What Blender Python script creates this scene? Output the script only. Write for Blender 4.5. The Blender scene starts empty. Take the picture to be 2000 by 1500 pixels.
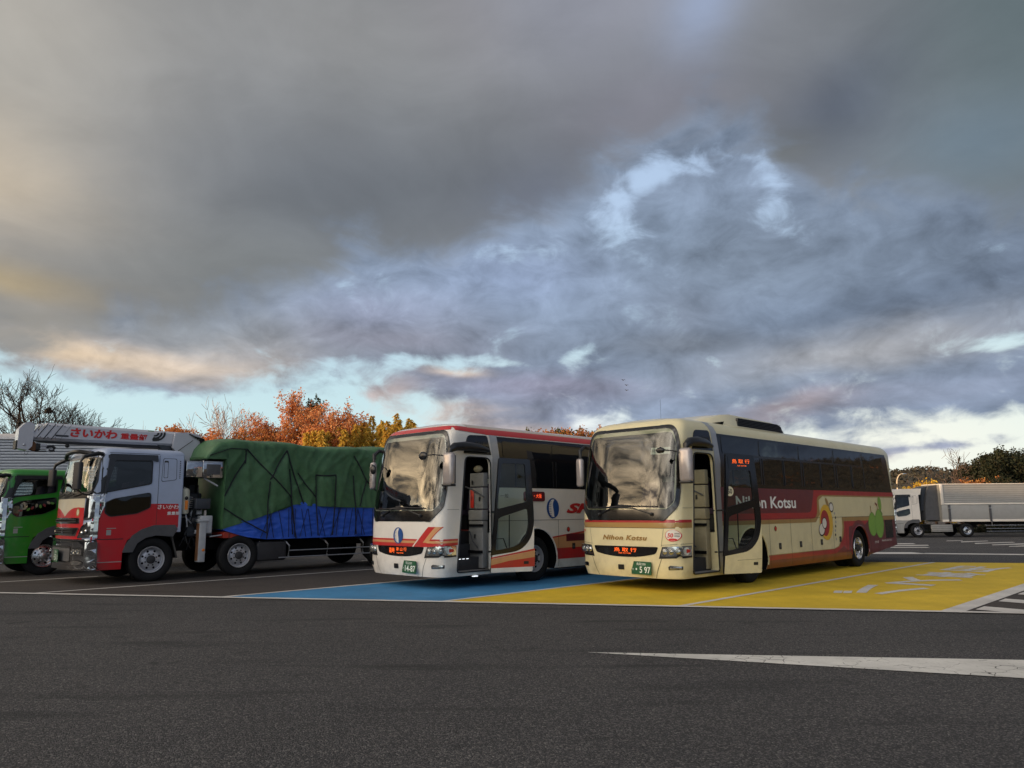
import bpy, bmesh, math, random
from mathutils import Vector, Matrix, noise
from mathutils.geometry import delaunay_2d_cdt
R = math.radians
SC = bpy.context.scene
COL = SC.collection

# ------------------------------------------------------------------ camera
CAM_H = 1.59
cd = bpy.data.cameras.new("camera")
cd.sensor_width = 36.0
cd.lens = 1466.2 / 2000 * 36
cd.clip_end = 3000
cd.clip_start = 0.05
cam = bpy.data.objects.new("camera", cd)
COL.objects.link(cam)
cam.matrix_world = (Matrix.Translation((0, 0, CAM_H)) @ Matrix.Rotation(math.pi / 2 + 0.1671, 4, 'X')
                    @ Matrix.Rotation(-0.007, 4, 'Z'))
SC.camera = cam
SC.view_settings.view_transform = 'Standard'
SC.view_settings.look = 'None'
SC.view_settings.gamma = 1
SC.view_settings.exposure = 0.0
SC.cycles.max_bounces = 6
SC.cycles.transparent_max_bounces = 12
SC.cycles.caustics_reflective = False
SC.cycles.caustics_refractive = False
SC.cycles.use_denoising = True

# ------------------------------------------------------------------ sun, low in the west (photo left)
SUN_AZ, SUN_EL = -108.0, 5.5
sl = bpy.data.lights.new("sun", 'SUN')
sl.energy = 5.0
sl.angle = R(0.5)
sl.color = (1.0, 0.66, 0.36)
sun = bpy.data.objects.new("sun", sl)
COL.objects.link(sun)
sd = Vector((math.sin(R(SUN_AZ)) * math.cos(R(SUN_EL)), math.cos(R(SUN_AZ)) * math.cos(R(SUN_EL)), math.sin(R(SUN_EL))))
sun.rotation_euler = (-sd).to_track_quat('-Z', 'Y').to_euler()

# ------------------------------------------------------------------ sky
def lin(c):
    return [((v / 255 + .055) / 1.055) ** 2.4 if v > 10 else v / 255 / 12.92 for v in c]


def make_world():
    w = bpy.data.worlds.new("World")
    SC.world = w
    w.use_nodes = True
    nt = w.node_tree
    N, L = nt.nodes, nt.links
    N.clear()
    def node(t, **k):
        n = N.new(t)
        for a, b in k.items():
            setattr(n, a, b)
        return n
    def math_(op, a, b=None, c=None, clamp=False):
        n = node('ShaderNodeMath', operation=op, use_clamp=clamp)
        for i, v in enumerate((a, b, c)):
            if v is None:
                continue
            if isinstance(v, (int, float)):
                n.inputs[i].default_value = v
            else:
                L.new(v, n.inputs[i])
        return n.outputs[0]
    def vmath(op, a, b=None, c=None, out=0):
        n = node('ShaderNodeVectorMath', operation=op)
        for i, v in enumerate((a, b, c)):
            if v is None:
                continue
            if isinstance(v, (tuple, list)):
                n.inputs[i].default_value = v
            elif isinstance(v, (int, float)):
                n.inputs[i].default_value = (v, v, v)
            else:
                L.new(v, n.inputs[i])
        return n.outputs[out]
    tc = node('ShaderNodeTexCoord')
    d = vmath('NORMALIZE', tc.outputs['Generated'])
    sx = node('ShaderNodeSeparateXYZ')
    L.new(d, sx.inputs[0])
    az = math_('ARCTAN2', sx.outputs[0], sx.outputs[1])
    azd = math_('MULTIPLY', az, 180 / math.pi)
    eld = math_('MULTIPLY', math_('ARCSINE', sx.outputs[2]), 180 / math.pi)
    # a flat cloud deck: direction -> position on the deck
    zc = math_('ADD', math_('MAXIMUM', sx.outputs[2], 0.0), 0.2)
    cp = node('ShaderNodeCombineXYZ')
    L.new(math_('DIVIDE', sx.outputs[0], zc), cp.inputs[0])
    L.new(math_('DIVIDE', sx.outputs[1], zc), cp.inputs[1])
    def fbm(scale, detail, rough, dist=0.0, off=(0, 0, 0), vec=None, lac=2.0):
        mp = vmath('ADD', vec or cp.outputs[0], off)
        n = node('ShaderNodeTexNoise')
        n.inputs['Scale'].default_value = scale
        n.inputs['Detail'].default_value = detail
        n.inputs['Roughness'].default_value = rough
        n.inputs['Distortion'].default_value = dist
        n.inputs['Lacunarity'].default_value = lac
        L.new(mp, n.inputs['Vector'])
        return n.outputs['Fac'], n.outputs['Color']
    nw, ncol = fbm(0.9, 5, 0.55, 0.3)
    # warped (azimuth, elevation) in degrees
    ae = node('ShaderNodeCombineXYZ')
    L.new(azd, ae.inputs[0]); L.new(eld, ae.inputs[1])
    warp = vmath('MULTIPLY', vmath('SUBTRACT', ncol, (.5, .5, .5)), (12, 6, 0))
    aew = vmath('ADD', ae.outputs[0], warp)
    def gauss(vec, c, s, rot=0.0):
        v = vmath('SUBTRACT', vec, (c[0], c[1], 0))
        if rot:
            r = node('ShaderNodeVectorRotate', rotation_type='Z_AXIS')
            L.new(v, r.inputs['Vector'])
            r.inputs['Angle'].default_value = -R(rot)
            v = r.outputs[0]
        v = vmath('MULTIPLY', v, (1 / s[0], 1 / s[1], 0))
        q = vmath('DOT_PRODUCT', v, v, out=1)
        return math_('POWER', 0.36788, q)
    def curve(pts, x):
        """elevation as a function of azimuth, linear between the points"""
        r = node('ShaderNodeValToRGB')
        L.new(math_('MULTIPLY_ADD', x, 1 / 90.0, 0.5, clamp=True), r.inputs[0])
        e = r.color_ramp.elements
        while len(e) < len(pts):
            e.new(.5)
        for k, (p, v) in zip(e, pts):
            k.position = p / 90 + .5
            k.color = (v / 40,) * 3 + (1,)
        return math_('MULTIPLY', r.outputs[0], 40.0)
    sxw = node('ShaderNodeSeparateXYZ')
    L.new(aew, sxw.inputs[0])
    f1, c1 = fbm(1.5, 8, 0.56, 0.5, (3.1, 1.7, 0))
    f2, c2 = fbm(4.5, 6, 0.6, 0.5, (7.7, 2.2, 0))
    aes = vmath('MULTIPLY', ae.outputs[0], (1 / 9.0, 1 / 5.5, 0))
    f4, c4 = fbm(1.0, 7, 0.56, 0.7, (2.7, 8.2, 0), vec=aes)
    f5, c5 = fbm(2.6, 7, 0.6, 0.5, (5.7, 1.2, 0), vec=aes)
    def field(start, lst):
        acc = vmath('ADD', tuple(lin(start)), (0, 0, 0))
        for c, s, rgb, rot, amt in lst:
            w_ = math_('MULTIPLY', gauss(aew, c, s, rot), amt)
            mx = node('ShaderNodeMix', data_type='VECTOR')
            L.new(w_, mx.inputs[0]); L.new(acc, mx.inputs[4])
            mx.inputs[5].default_value = lin(rgb)
            acc = mx.outputs[1]
        return acc
    def lum(vec, *terms):
        t = None
        for f, k in terms:
            q = math_('MULTIPLY', math_('SUBTRACT', f, 0.5), k)
            t = q if t is None else math_('ADD', t, q)
        t = math_('MAXIMUM', math_('ADD', t, 1.0), 0.3)
        o = vmath('SCALE', vec)
        L.new(t, o.node.inputs['Scale'])
        return o
    low = lum(field((137, 153, 176), LOW), (f1, 0.5), (f2, 0.35), (f4, 1.1), (f5, 1.05))
    # sunlit upper edges of the lower lumps: pinkish where a cloud thins
    bank = lum(field((130, 134, 140), BANK), (f1, 0.6), (f4, 0.35), (f2, 0.08))
    bm = math_('ADD', math_('SUBTRACT', sxw.outputs[1], curve(BANK_EDGE, sxw.outputs[0])),
               math_('MULTIPLY', math_('SUBTRACT', f4, 0.5), 11.0))
    bmr = node('ShaderNodeMapRange', interpolation_type='SMOOTHSTEP')
    L.new(bm, bmr.inputs[0]); bmr.inputs[1].default_value = -1.9; bmr.inputs[2].default_value = 2.3
    mxb = node('ShaderNodeMix', data_type='VECTOR')
    L.new(bmr.outputs[0], mxb.inputs[0]); L.new(low, mxb.inputs[4]); L.new(bank, mxb.inputs[5])
    cloud = mxb.outputs[1]
    # --- clear sky
    sky = node('ShaderNodeTexSky', sky_type='NISHITA')
    sky.sun_disc = False
    sky.sun_elevation = R(SUN_EL)
    sky.sun_rotation = R(SUN_AZ)
    sky.air_density = 1.0
    sky.dust_density = 1.5
    ramp = node('ShaderNodeValToRGB')
    L.new(math_('MULTIPLY', eld, 1 / 40.0, clamp=True), ramp.inputs[0])
    cr = ramp.color_ramp
    stops = [(0, (226, 242, 236)), (.10, (214, 242, 244)), (.22, (204, 234, 242)), (.34, (194, 222, 240)), (.55, (188, 211, 240)), (1, (165, 192, 228))]
    while len(cr.elements) < len(stops):
        cr.elements.new(.5)
    for e, (p, c) in zip(cr.elements, stops):
        e.position = p
        e.color = (*lin(c), 1)
    clear = vmath('ADD', vmath('SCALE', ramp.outputs[0]), vmath('SCALE', sky.outputs[0]))
    for l_ in clear.node.inputs[0].links: l_.from_node.inputs['Scale'].default_value = 0.92
    for l_ in clear.node.inputs[1].links: l_.from_node.inputs['Scale'].default_value = 0.012
    for c_, s_, rgb_ in (((27, 4), (15, 5.5), (248, 250, 238)), ((4, 6), (8, 4), (240, 246, 246))):
        mx = node('ShaderNodeMix', data_type='VECTOR')
        L.new(gauss(ae.outputs[0], c_, s_), mx.inputs[0]); L.new(clear, mx.inputs[4])
        mx.inputs[5].default_value = lin(rgb_)
        clear = mx.outputs[1]
    # --- where is it clear?
    n3, _ = fbm(1.9, 8, 0.56, 0.6, (1.3, 5.1, 0), vec=aes)
    g = math_('MULTIPLY', math_('SUBTRACT', curve(CLEAR_EDGE, sxw.outputs[0]), sxw.outputs[1]), 0.42)
    g = math_('MAXIMUM', math_('MINIMUM', math_('ADD', g, 0.66), 1.5), 0.0)
    for c, s, a, rot in GAPS:
        g = math_('MULTIPLY_ADD', gauss(aew, c, s, rot), a, g)
    gg = math_('ADD', g, math_('MULTIPLY_ADD', math_('SUBTRACT', n3, 0.5), 1.7, math_('MULTIPLY', math_('SUBTRACT', f5, 0.5), 1.6)))
    gg = math_('SUBTRACT', gg, math_('MULTIPLY', bmr.outputs[0], 0.38))
    mr = node('ShaderNodeMapRange', interpolation_type='SMOOTHSTEP')
    L.new(gg, mr.inputs[0])
    mr.inputs[1].default_value = 0.18
    mr.inputs[2].default_value = 1.02
    fac = mr.outputs[0]
    mix = node('ShaderNodeMix', data_type='VECTOR')
    L.new(fac, mix.inputs[0]); L.new(cloud, mix.inputs[4]); L.new(clear, mix.inputs[5])
    col = mix.outputs[1]
    # sunset glow and brighter cloud on the sun's side and behind the camera (outside the view)
    ncl, _ = fbm(2.2, 7, 0.6, 0.5, (9.1, 4.4, 0))
    cl = math_('MULTIPLY_ADD', ncl, 8.0, -3.0)
    for c, s, rgb, k in GLOWS:
        w_ = gauss(ae.outputs[0], c, s)
        w_ = math_('MULTIPLY', math_('MULTIPLY', w_, math_('MAXIMUM', cl, .15)), k)
        a_ = vmath('SCALE', tuple(rgb))
        L.new(w_, a_.node.inputs['Scale'])
        col = vmath('ADD', col, a_)
    # dull ground below the horizon
    below = node('ShaderNodeMapRange')
    L.new(eld, below.inputs[0]); below.inputs[1].default_value = -0.5; below.inputs[2].default_value = -3
    mb = node('ShaderNodeMix', data_type='VECTOR')
    L.new(below.outputs[0], mb.inputs[0]); L.new(col, mb.inputs[4]); mb.inputs[5].default_value = (.04, .04, .04)
    fin = vmath('SCALE', mb.outputs[1]); fin.node.inputs['Scale'].default_value = 10.0
    bg = node('ShaderNodeBackground')
    bg.inputs['Strength'].default_value = 0.1
    L.new(fin, bg.inputs[0])
    out = node('ShaderNodeOutputWorld')
    L.new(bg.outputs[0], out.inputs[0])
    w.cycles.sampling_method = 'MANUAL'
    w.cycles.sample_map_resolution = 512


# (azimuth, elevation) of the centre in degrees, half sizes, colour, rotation, strength
LOW = [
    ((-20, 12.5), (14, 2.6), (150, 156, 162), 0, .9),
    ((-24.5, 10.6), (7, 1.3), (228, 208, 186), 0, .8),
    ((-32, 10.6), (5, .8), (240, 214, 180), 0, .8),
    ((-10, 15), (7, 2.2), (150, 158, 182), 0, .8),
    ((-9, 12.5), (8, 1.6), (148, 150, 166), 0, .8),
    ((1, 18), (7, 2.2), (158, 176, 208), 0, .8),
    ((12, 20), (5, 3), (142, 160, 184), 0, .8),
    ((18, 18.5), (9, 3), (128, 142, 160), 0, .7),
    ((30, 17), (8, 5), (118, 132, 150), 0, .8),
    ((12, 14), (4, 2.6), (122, 132, 148), 0, .75),
    ((24, 13.4), (12, 1.6), (112, 126, 146), 6, .85),
    ((12, 12.3), (6, 1.0), (122, 130, 142), 0, .7),
    ((-2, 8.8), (9, 1.4), (140, 146, 166), 0, .85),
    ((-10.5, 7.6), (3, 1.6), (228, 208, 198), 0, .7),
    ((-4, 6.4), (8, .8), (240, 214, 196), 0, .8),
    ((-5, 10.0), (2.0, .5), (250, 226, 204), 0, .8),
    ((3, 9), (7, 1.2), (156, 156, 178), 0, .8),
    ((26, 11), (11, 1.4), (176, 176, 178), 4, .8),
    ((21, 7.4), (6, .9), (178, 160, 160), 6, .8),
    ((30, 8), (9, 1.0), (140, 150, 170), 6, .8),
    ((30, 4.2), (7, 1.5), (166, 172, 194), 0, .9),
    ((27, 3), (3, .8), (226, 202, 186), 0, .8),
    ((85, 18), (38, 20), (78, 90, 116), 0, .9),
]
BANK = [
    ((-16, 34), (16, 7), (148, 149, 150), 0, .9),
    ((-12, 23), (18, 5), (110, 116, 124), 8, .9),
    ((-22, 17), (12, 4), (122, 127, 130), 6, .9),
    ((-37, 28), (10, 13), (172, 168, 160), 0, .85),
    ((-38, 20.5), (7, 3.4), (200, 184, 160), 0, .6),
    ((-37, 14.3), (7, 1.2), (176, 158, 122), 0, .7),
    ((-34, 11.6), (8, 1.6), (150, 148, 142), 0, .7),
    ((-4, 36), (5, 4), (138, 134, 134), -30, .5),
    ((8, 36), (12, 5), (150, 153, 166), 0, .8),
    ((16, 35), (3, 4), (154, 170, 200), -25, .7),
    ((12, 29), (8, 3), (132, 132, 144), 0, .7),
    ((4, 24), (6, 3), (108, 115, 130), 0, .8),
    ((25, 26.5), (7, 3), (98, 106, 122), 25, .9),
    ((21, 24.5), (4, 1.8), (112, 116, 118), 10, .8),
    ((37, 30), (7, 14), (104, 120, 124), 0, .85),
    ((33, 23), (6, 3), (110, 128, 142), 0, .8),
    ((105, 45), (52, 36), (76, 84, 98), 0, .9),
]
BANK_EDGE = [(-45, 9), (-34.8, 9.7), (-30.7, 11.3), (-27.7, 12.9), (-22.9, 14.4), (-18.7, 15.9), (-15.8, 18.3), (-11.2, 20.3),
             (-6, 19.9), (-2.8, 21.1), (.1, 22.4), (5.1, 24), (9.2, 26.5), (12.5, 27.2), (16.5, 27), (19.4, 25.4), (21.5, 23.6),
             (25.3, 21.5), (30.2, 21), (35.7, 17.5), (45, 16)]
CLEAR_EDGE = [(-45, 11), (-34.9, 10.2), (-31.5, 9.9), (-29, 8.9), (-24.9, 8.8), (-21.9, 9.5), (-16.9, 9.4), (-11.8, 10.0),
              (-8, 8.6), (-3, 6.4), (0, 5.8), (5, 6.2), (9.7, 6.3), (15.3, 6.1), (17.1, 5.5), (21, 5.9), (25.6, 6.0), (30.3, 6.4), (34.5, 6.8), (45, 1)]
GAPS = [
    ((-5.9, 10.7), (4.5, .7), 1.0, 6), ((8, 6.9), (2.5, .8), .4, 0),
    ((4.5, 11.6), (1.5, .9), 1.0, 20), ((0, 11.0), (2, .5), .5, 0),
    ((8.6, 21.6), (1.6, 1.6), .85, 0), ((10.2, 24), (1.2, 2.4), .6, -40), ((12.3, 25.0), (2.4, 1.2), .62, 0), ((16.4, 25.0), (2.0, 1.0), .22, 0),
    ((20, 21.8), (2.1, 1.4), .9, 30), ((19.3, 24.2), (.9, 1.0), .45, 0), ((-97, 26), (24, 10), .9, 0), ((1.5, 19.8), (6, 1.1), .4, 0), ((28, 28), (14, 6), -.3, 0),
    ((34.2, 10.9), (3, .6), .8, 0), ((14, 25.5), (7, 2.0), .25, 0),
    ((-10.5, 7.8), (2.5, 1.3), -1.0, 0), ((-4, 6.2), (7, .7), -.5, 0), ((30, 4.4), (4.5, .7), -1.2, 0), ((26, 3.4), (4, .6), -.9, 0), ((-24.5, 9.8), (4, .9), -.7, 0),
]
GLOWS = [
    ((-97, 9), (27, 13), (4.0, 2.7, 1.35), 1.0),
    ((-112, 30), (34, 26), (1.8, 1.5, 1.15), 1.2),
    ((-150, 30), (40, 34), (1.0, 0.95, .9), 1.3),
    ((160, 40), (45, 30), (.30, .34, .42), 1.1),
]
make_world()

# ------------------------------------------------------------------ materials
MATS = {}


def nodes_of(m):
    m.use_nodes = True
    nt = m.node_tree
    return nt, nt.nodes, nt.links, nt.nodes['Principled BSDF']


def setin(b, **k):
    for a, v in k.items():
        b.inputs[a.replace('_', ' ')].default_value = v


def tex_coord(nt, scale=1.0, kind='Object'):
    t = nt.nodes.new('ShaderNodeTexCoord')
    mp = nt.nodes.new('ShaderNodeMapping')
    nt.links.new(t.outputs[kind], mp.inputs[0])
    mp.inputs['Scale'].default_value = scale if isinstance(scale, tuple) else (scale,) * 3
    return mp.outputs[0]


def noise_fac(nt, vec, scale, detail=4, rough=.55, lo=.35, hi=.65):
    n = nt.nodes.new('ShaderNodeTexNoise')
    n.inputs['Scale'].default_value = scale
    n.inputs['Detail'].default_value = detail
    n.inputs['Roughness'].default_value = rough
    nt.links.new(vec, n.inputs['Vector'])
    r = nt.nodes.new('ShaderNodeMapRange')
    r.inputs[1].default_value = lo
    r.inputs[2].default_value = hi
    nt.links.new(n.outputs['Fac'], r.inputs[0])
    return r.outputs[0]


def mixc(nt, fac, a, b, blend='MIX'):
    m = nt.nodes.new('ShaderNodeMix')
    m.data_type = 'RGBA'
    m.blend_type = blend
    for i, v in ((0, fac), (6, a), (7, b)):
        if isinstance(v, (int, float)):
            m.inputs[i].default_value = v
        elif isinstance(v, (tuple, list)):
            m.inputs[i].default_value = (*v[:3], 1)
        else:
            nt.links.new(v, m.inputs[i])
    return m.outputs[2]


def paint(name, col, rough=.28, metal=0, coat=.6, dirt=.5, spec=.5, dirtcol=(.075, .06, .05)):
    m = bpy.data.materials.new(name)
    nt, N, L, b = nodes_of(m)
    v = tex_coord(nt)
    f = noise_fac(nt, v, 2.2, 6, .65, .42, .8)
    sp = nt.nodes.new('ShaderNodeSeparateXYZ')
    L.new(v, sp.inputs[0])
    low = nt.nodes.new('ShaderNodeMapRange')      # road dirt thrown up along the sills
    low.inputs[1].default_value = 1.1
    low.inputs[2].default_value = .25
    low.inputs[3].default_value = .25
    L.new(sp.outputs[2], low.inputs[0])
    mu = nt.nodes.new('ShaderNodeMath')
    mu.operation = 'MULTIPLY'
    L.new(f, mu.inputs[0])
    L.new(low.outputs[0], mu.inputs[1])
    m2 = nt.nodes.new('ShaderNodeMath')
    m2.operation = 'MULTIPLY'
    L.new(mu.outputs[0], m2.inputs[0])
    m2.inputs[1].default_value = dirt
    L.new(mixc(nt, m2.outputs[0], col, dirtcol), b.inputs['Base Color'])
    rr = nt.nodes.new('ShaderNodeMapRange')
    rr.inputs[3].default_value = rough
    rr.inputs[4].default_value = min(1, rough + .25)
    L.new(f, rr.inputs[0])
    L.new(rr.outputs[0], b.inputs['Roughness'])
    setin(b, Metallic=metal, Coat_Weight=coat, Coat_Roughness=.08, Specular_IOR_Level=spec)
    MATS[name] = m
    return m


def plain(name, col, rough=.6, metal=0, emit=0, bump=0, bscale=40, var=.12, spec=.5):
    m = bpy.data.materials.new(name)
    nt, N, L, b = nodes_of(m)
    v = tex_coord(nt)
    f = noise_fac(nt, v, 6, 5, .6, .3, .7)
    L.new(mixc(nt, f, tuple(c * (1 - var) for c in col), tuple(min(1, c * (1 + var)) for c in col)), b.inputs['Base Color'])
    setin(b, Roughness=rough, Metallic=metal, Specular_IOR_Level=spec)
    if emit:
        b.inputs['Emission Color'].default_value = (*col, 1)
        b.inputs['Emission Strength'].default_value = emit
    if bump:
        n = N.new('ShaderNodeTexNoise')
        n.inputs['Scale'].default_value = bscale
        n.inputs['Detail'].default_value = 5
        L.new(v, n.inputs['Vector'])
        bp = N.new('ShaderNodeBump')
        bp.inputs['Strength'].default_value = bump
        bp.inputs['Distance'].default_value = .02
        L.new(n.outputs['Fac'], bp.inputs['Height'])
        L.new(bp.outputs[0], b.inputs['Normal'])
    MATS[name] = m
    return m


def glass(name, tint, ior=1.6, boost=1.0, rough=.0, dark=None):
    """window glass: reflects by Fresnel, lets tinted light through"""
    m = bpy.data.materials.new(name)
    nt, N, L, b = nodes_of(m)
    N.remove(b)
    out = N['Material Output']
    tr = N.new('ShaderNodeBsdfTransparent')
    tr.inputs[0].default_value = (*tint, 1)
    gl = N.new('ShaderNodeBsdfGlossy')
    gl.inputs['Roughness'].default_value = rough
    gl.inputs['Color'].default_value = (.95, .97, .95, 1)
    fr = N.new('ShaderNodeFresnel')
    fr.inputs['IOR'].default_value = ior
    v = tex_coord(nt)
    n = N.new('ShaderNodeTexNoise')               # slight waviness of the pane
    n.inputs['Scale'].default_value = 1.6
    n.inputs['Detail'].default_value = 1
    L.new(v, n.inputs['Vector'])
    bp = N.new('ShaderNodeBump')
    bp.inputs['Strength'].default_value = .25
    bp.inputs['Distance'].default_value = .02
    L.new(n.outputs['Fac'], bp.inputs['Height'])
    L.new(bp.outputs[0], gl.inputs['Normal'])
    mu = N.new('ShaderNodeMath')
    mu.operation = 'MULTIPLY'
    mu.use_clamp = True
    L.new(fr.outputs[0], mu.inputs[0])
    mu.inputs[1].default_value = boost
    mx = N.new('ShaderNodeMixShader')
    L.new(mu.outputs[0], mx.inputs[0])
    L.new(tr.outputs[0], mx.inputs[1])
    L.new(gl.outputs[0], mx.inputs[2])
    L.new(mx.outputs[0], out.inputs[0])
    MATS[name] = m
    return m


paint('cream', (.74, .66, .41))
paint('pale_cream', (.70, .64, .45))
paint('maroon', (.13, .012, .022))
paint('red', (.38, .012, .018))
paint('brick_red', (.19, .016, .018))
paint('gold', (.36, .22, .07))
paint('off_white', (.76, .72, .66))
paint('white', (.80, .80, .80))
paint('bus_red', (.50, .025, .025))
paint('apricot', (.60, .30, .13))
paint('beige', (.52, .42, .33))
paint('pillar_silver', (.42, .43, .45), .35, .3)
paint('logo_blue', (.012, .07, .26))
paint('pear_green', (.20, .42, .05))
paint('pear_dark', (.09, .24, .03))
paint('sun_yellow', (.75, .45, .03))
paint('cab_silver', (.40, .46, .60), .3, .15)
paint('cab_red', (.50, .008, .016))
paint('cab_cream', (.62, .56, .42))
paint('cab_green', (.018, .21, .012))
paint('crane_grey', (.50, .50, .54), .4)
paint('trailer_grey', (.33, .325, .31), .5, .1, .1)
paint('trailer_rib', (.27, .265, .25), .5, .1, .1)
paint('far_white', (.74, .68, .60), .4)
plain('black_trim', (.012, .012, .014), .35)
plain('matt_black', (.006, .006, .007), .9, spec=.1)
plain('rubber', (.012, .012, .013), .8, bump=.3, spec=.22)
plain('line_black', (.03, .028, .026), .7)
plain('grey_plastic', (.085, .085, .09), .6, spec=.3)
plain('dark_grey', (.032, .032, .036), .6, spec=.35)
plain('step_grey', (.22, .21, .20), .6)
plain('panel_tan', (.30, .26, .17), .6)
plain('panel_grey', (.21, .205, .20), .6)
plain('seat_cloth', (.09, .06, .10), .9)
plain('dash', (.10, .10, .095), .7)
plain('steel', (.55, .55, .56), .32, .9)
plain('wheel_steel', (.50, .50, .53), .40, .5)
plain('alloy', (.62, .62, .64), .25, .95)
plain('rust', (.20, .09, .04), .8)
plain('orange_led', (1.0, .13, .015), .5, emit=1.15, var=0)
plain('red_led', (1.0, .10, .03), .5, emit=1.2, var=0)
plain('step_light', (.9, .95, 1.0), .5, emit=1.3, var=0)
plain('plate_green', (.010, .085, .035), .5)
plain('plate_white', (.75, .8, .76), .5)
plain('text_white', (.82, .82, .80), .5)
plain('text_red', (.55, .02, .02), .4)
plain('text_black', (.015, .015, .015), .5)
plain('text_gold', (.30, .17, .045), .4)
plain('lamp_orange', (.75, .22, .03), .3)
plain('lamp_red', (.55, .03, .02), .3)
plain('notice', (.72, .76, .66), .6)
plain('notice_yellow', (.55, .50, .10), .6)
plain('curtain', (.62, .60, .52), .9, bump=.4, bscale=12)
plain('mirror_shell', (.40, .36, .35), .22, .35)
plain('jack_grey', (.40, .41, .43), .5, bump=.2)
plain('cream_tank', (.50, .48, .38), .5)
plain('hydraulic', (.03, .035, .045), .45)
plain('rope', (.010, .012, .018), .9)
plain('chassis', (.010, .009, .009), .8, spec=.2)
plain('bed_red', (.36, .035, .02), .5)
glass('windscreen_glass', (.62, .68, .66), 1.5, 1.6)
glass('door_glass', (.60, .70, .66), 1.5, 1.3)
glass('cab_glass', (.70, .78, .78), 1.5, 1.2)
glass('tint_glass', (.10, .11, .12), 1.5, 1.5)
for nm, c, r_ in (('side_glass', (.006, .007, .009), .03), ('band_black', (.008, .008, .009), .12), ('chrome', (.42, .42, .43), .08),
                  ('mirror_glass', (.7, .7, .7), .02), ('lamp_chrome', (.75, .74, .72), .12)):
    m_ = bpy.data.materials.new(nm)
    nt_, N_, L_, b_ = nodes_of(m_)
    setin(b_, Roughness=r_, Specular_IOR_Level=.7)
    b_.inputs['Base Color'].default_value = (*c, 1)
    if nm in ('chrome', 'mirror_glass', 'lamp_chrome'):
        b_.inputs['Metallic'].default_value = 1
    if nm in ('side_glass', 'chrome'):
        n_ = N_.new('ShaderNodeTexNoise')
        n_.inputs['Scale'].default_value = 2.2 if nm == 'side_glass' else 5
        n_.inputs['Detail'].default_value = 1
        L_.new(tex_coord(nt_), n_.inputs['Vector'])
        bp_ = N_.new('ShaderNodeBump')
        bp_.inputs['Strength'].default_value = .12 if nm == 'side_glass' else .15
        bp_.inputs['Distance'].default_value = .02
        L_.new(n_.outputs['Fac'], bp_.inputs['Height'])
        L_.new(bp_.outputs[0], b_.inputs['Normal'])
    MATS[nm] = m_
glass('lamp_cover', (.90, .92, .94), 1.5, 1.2)


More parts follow.
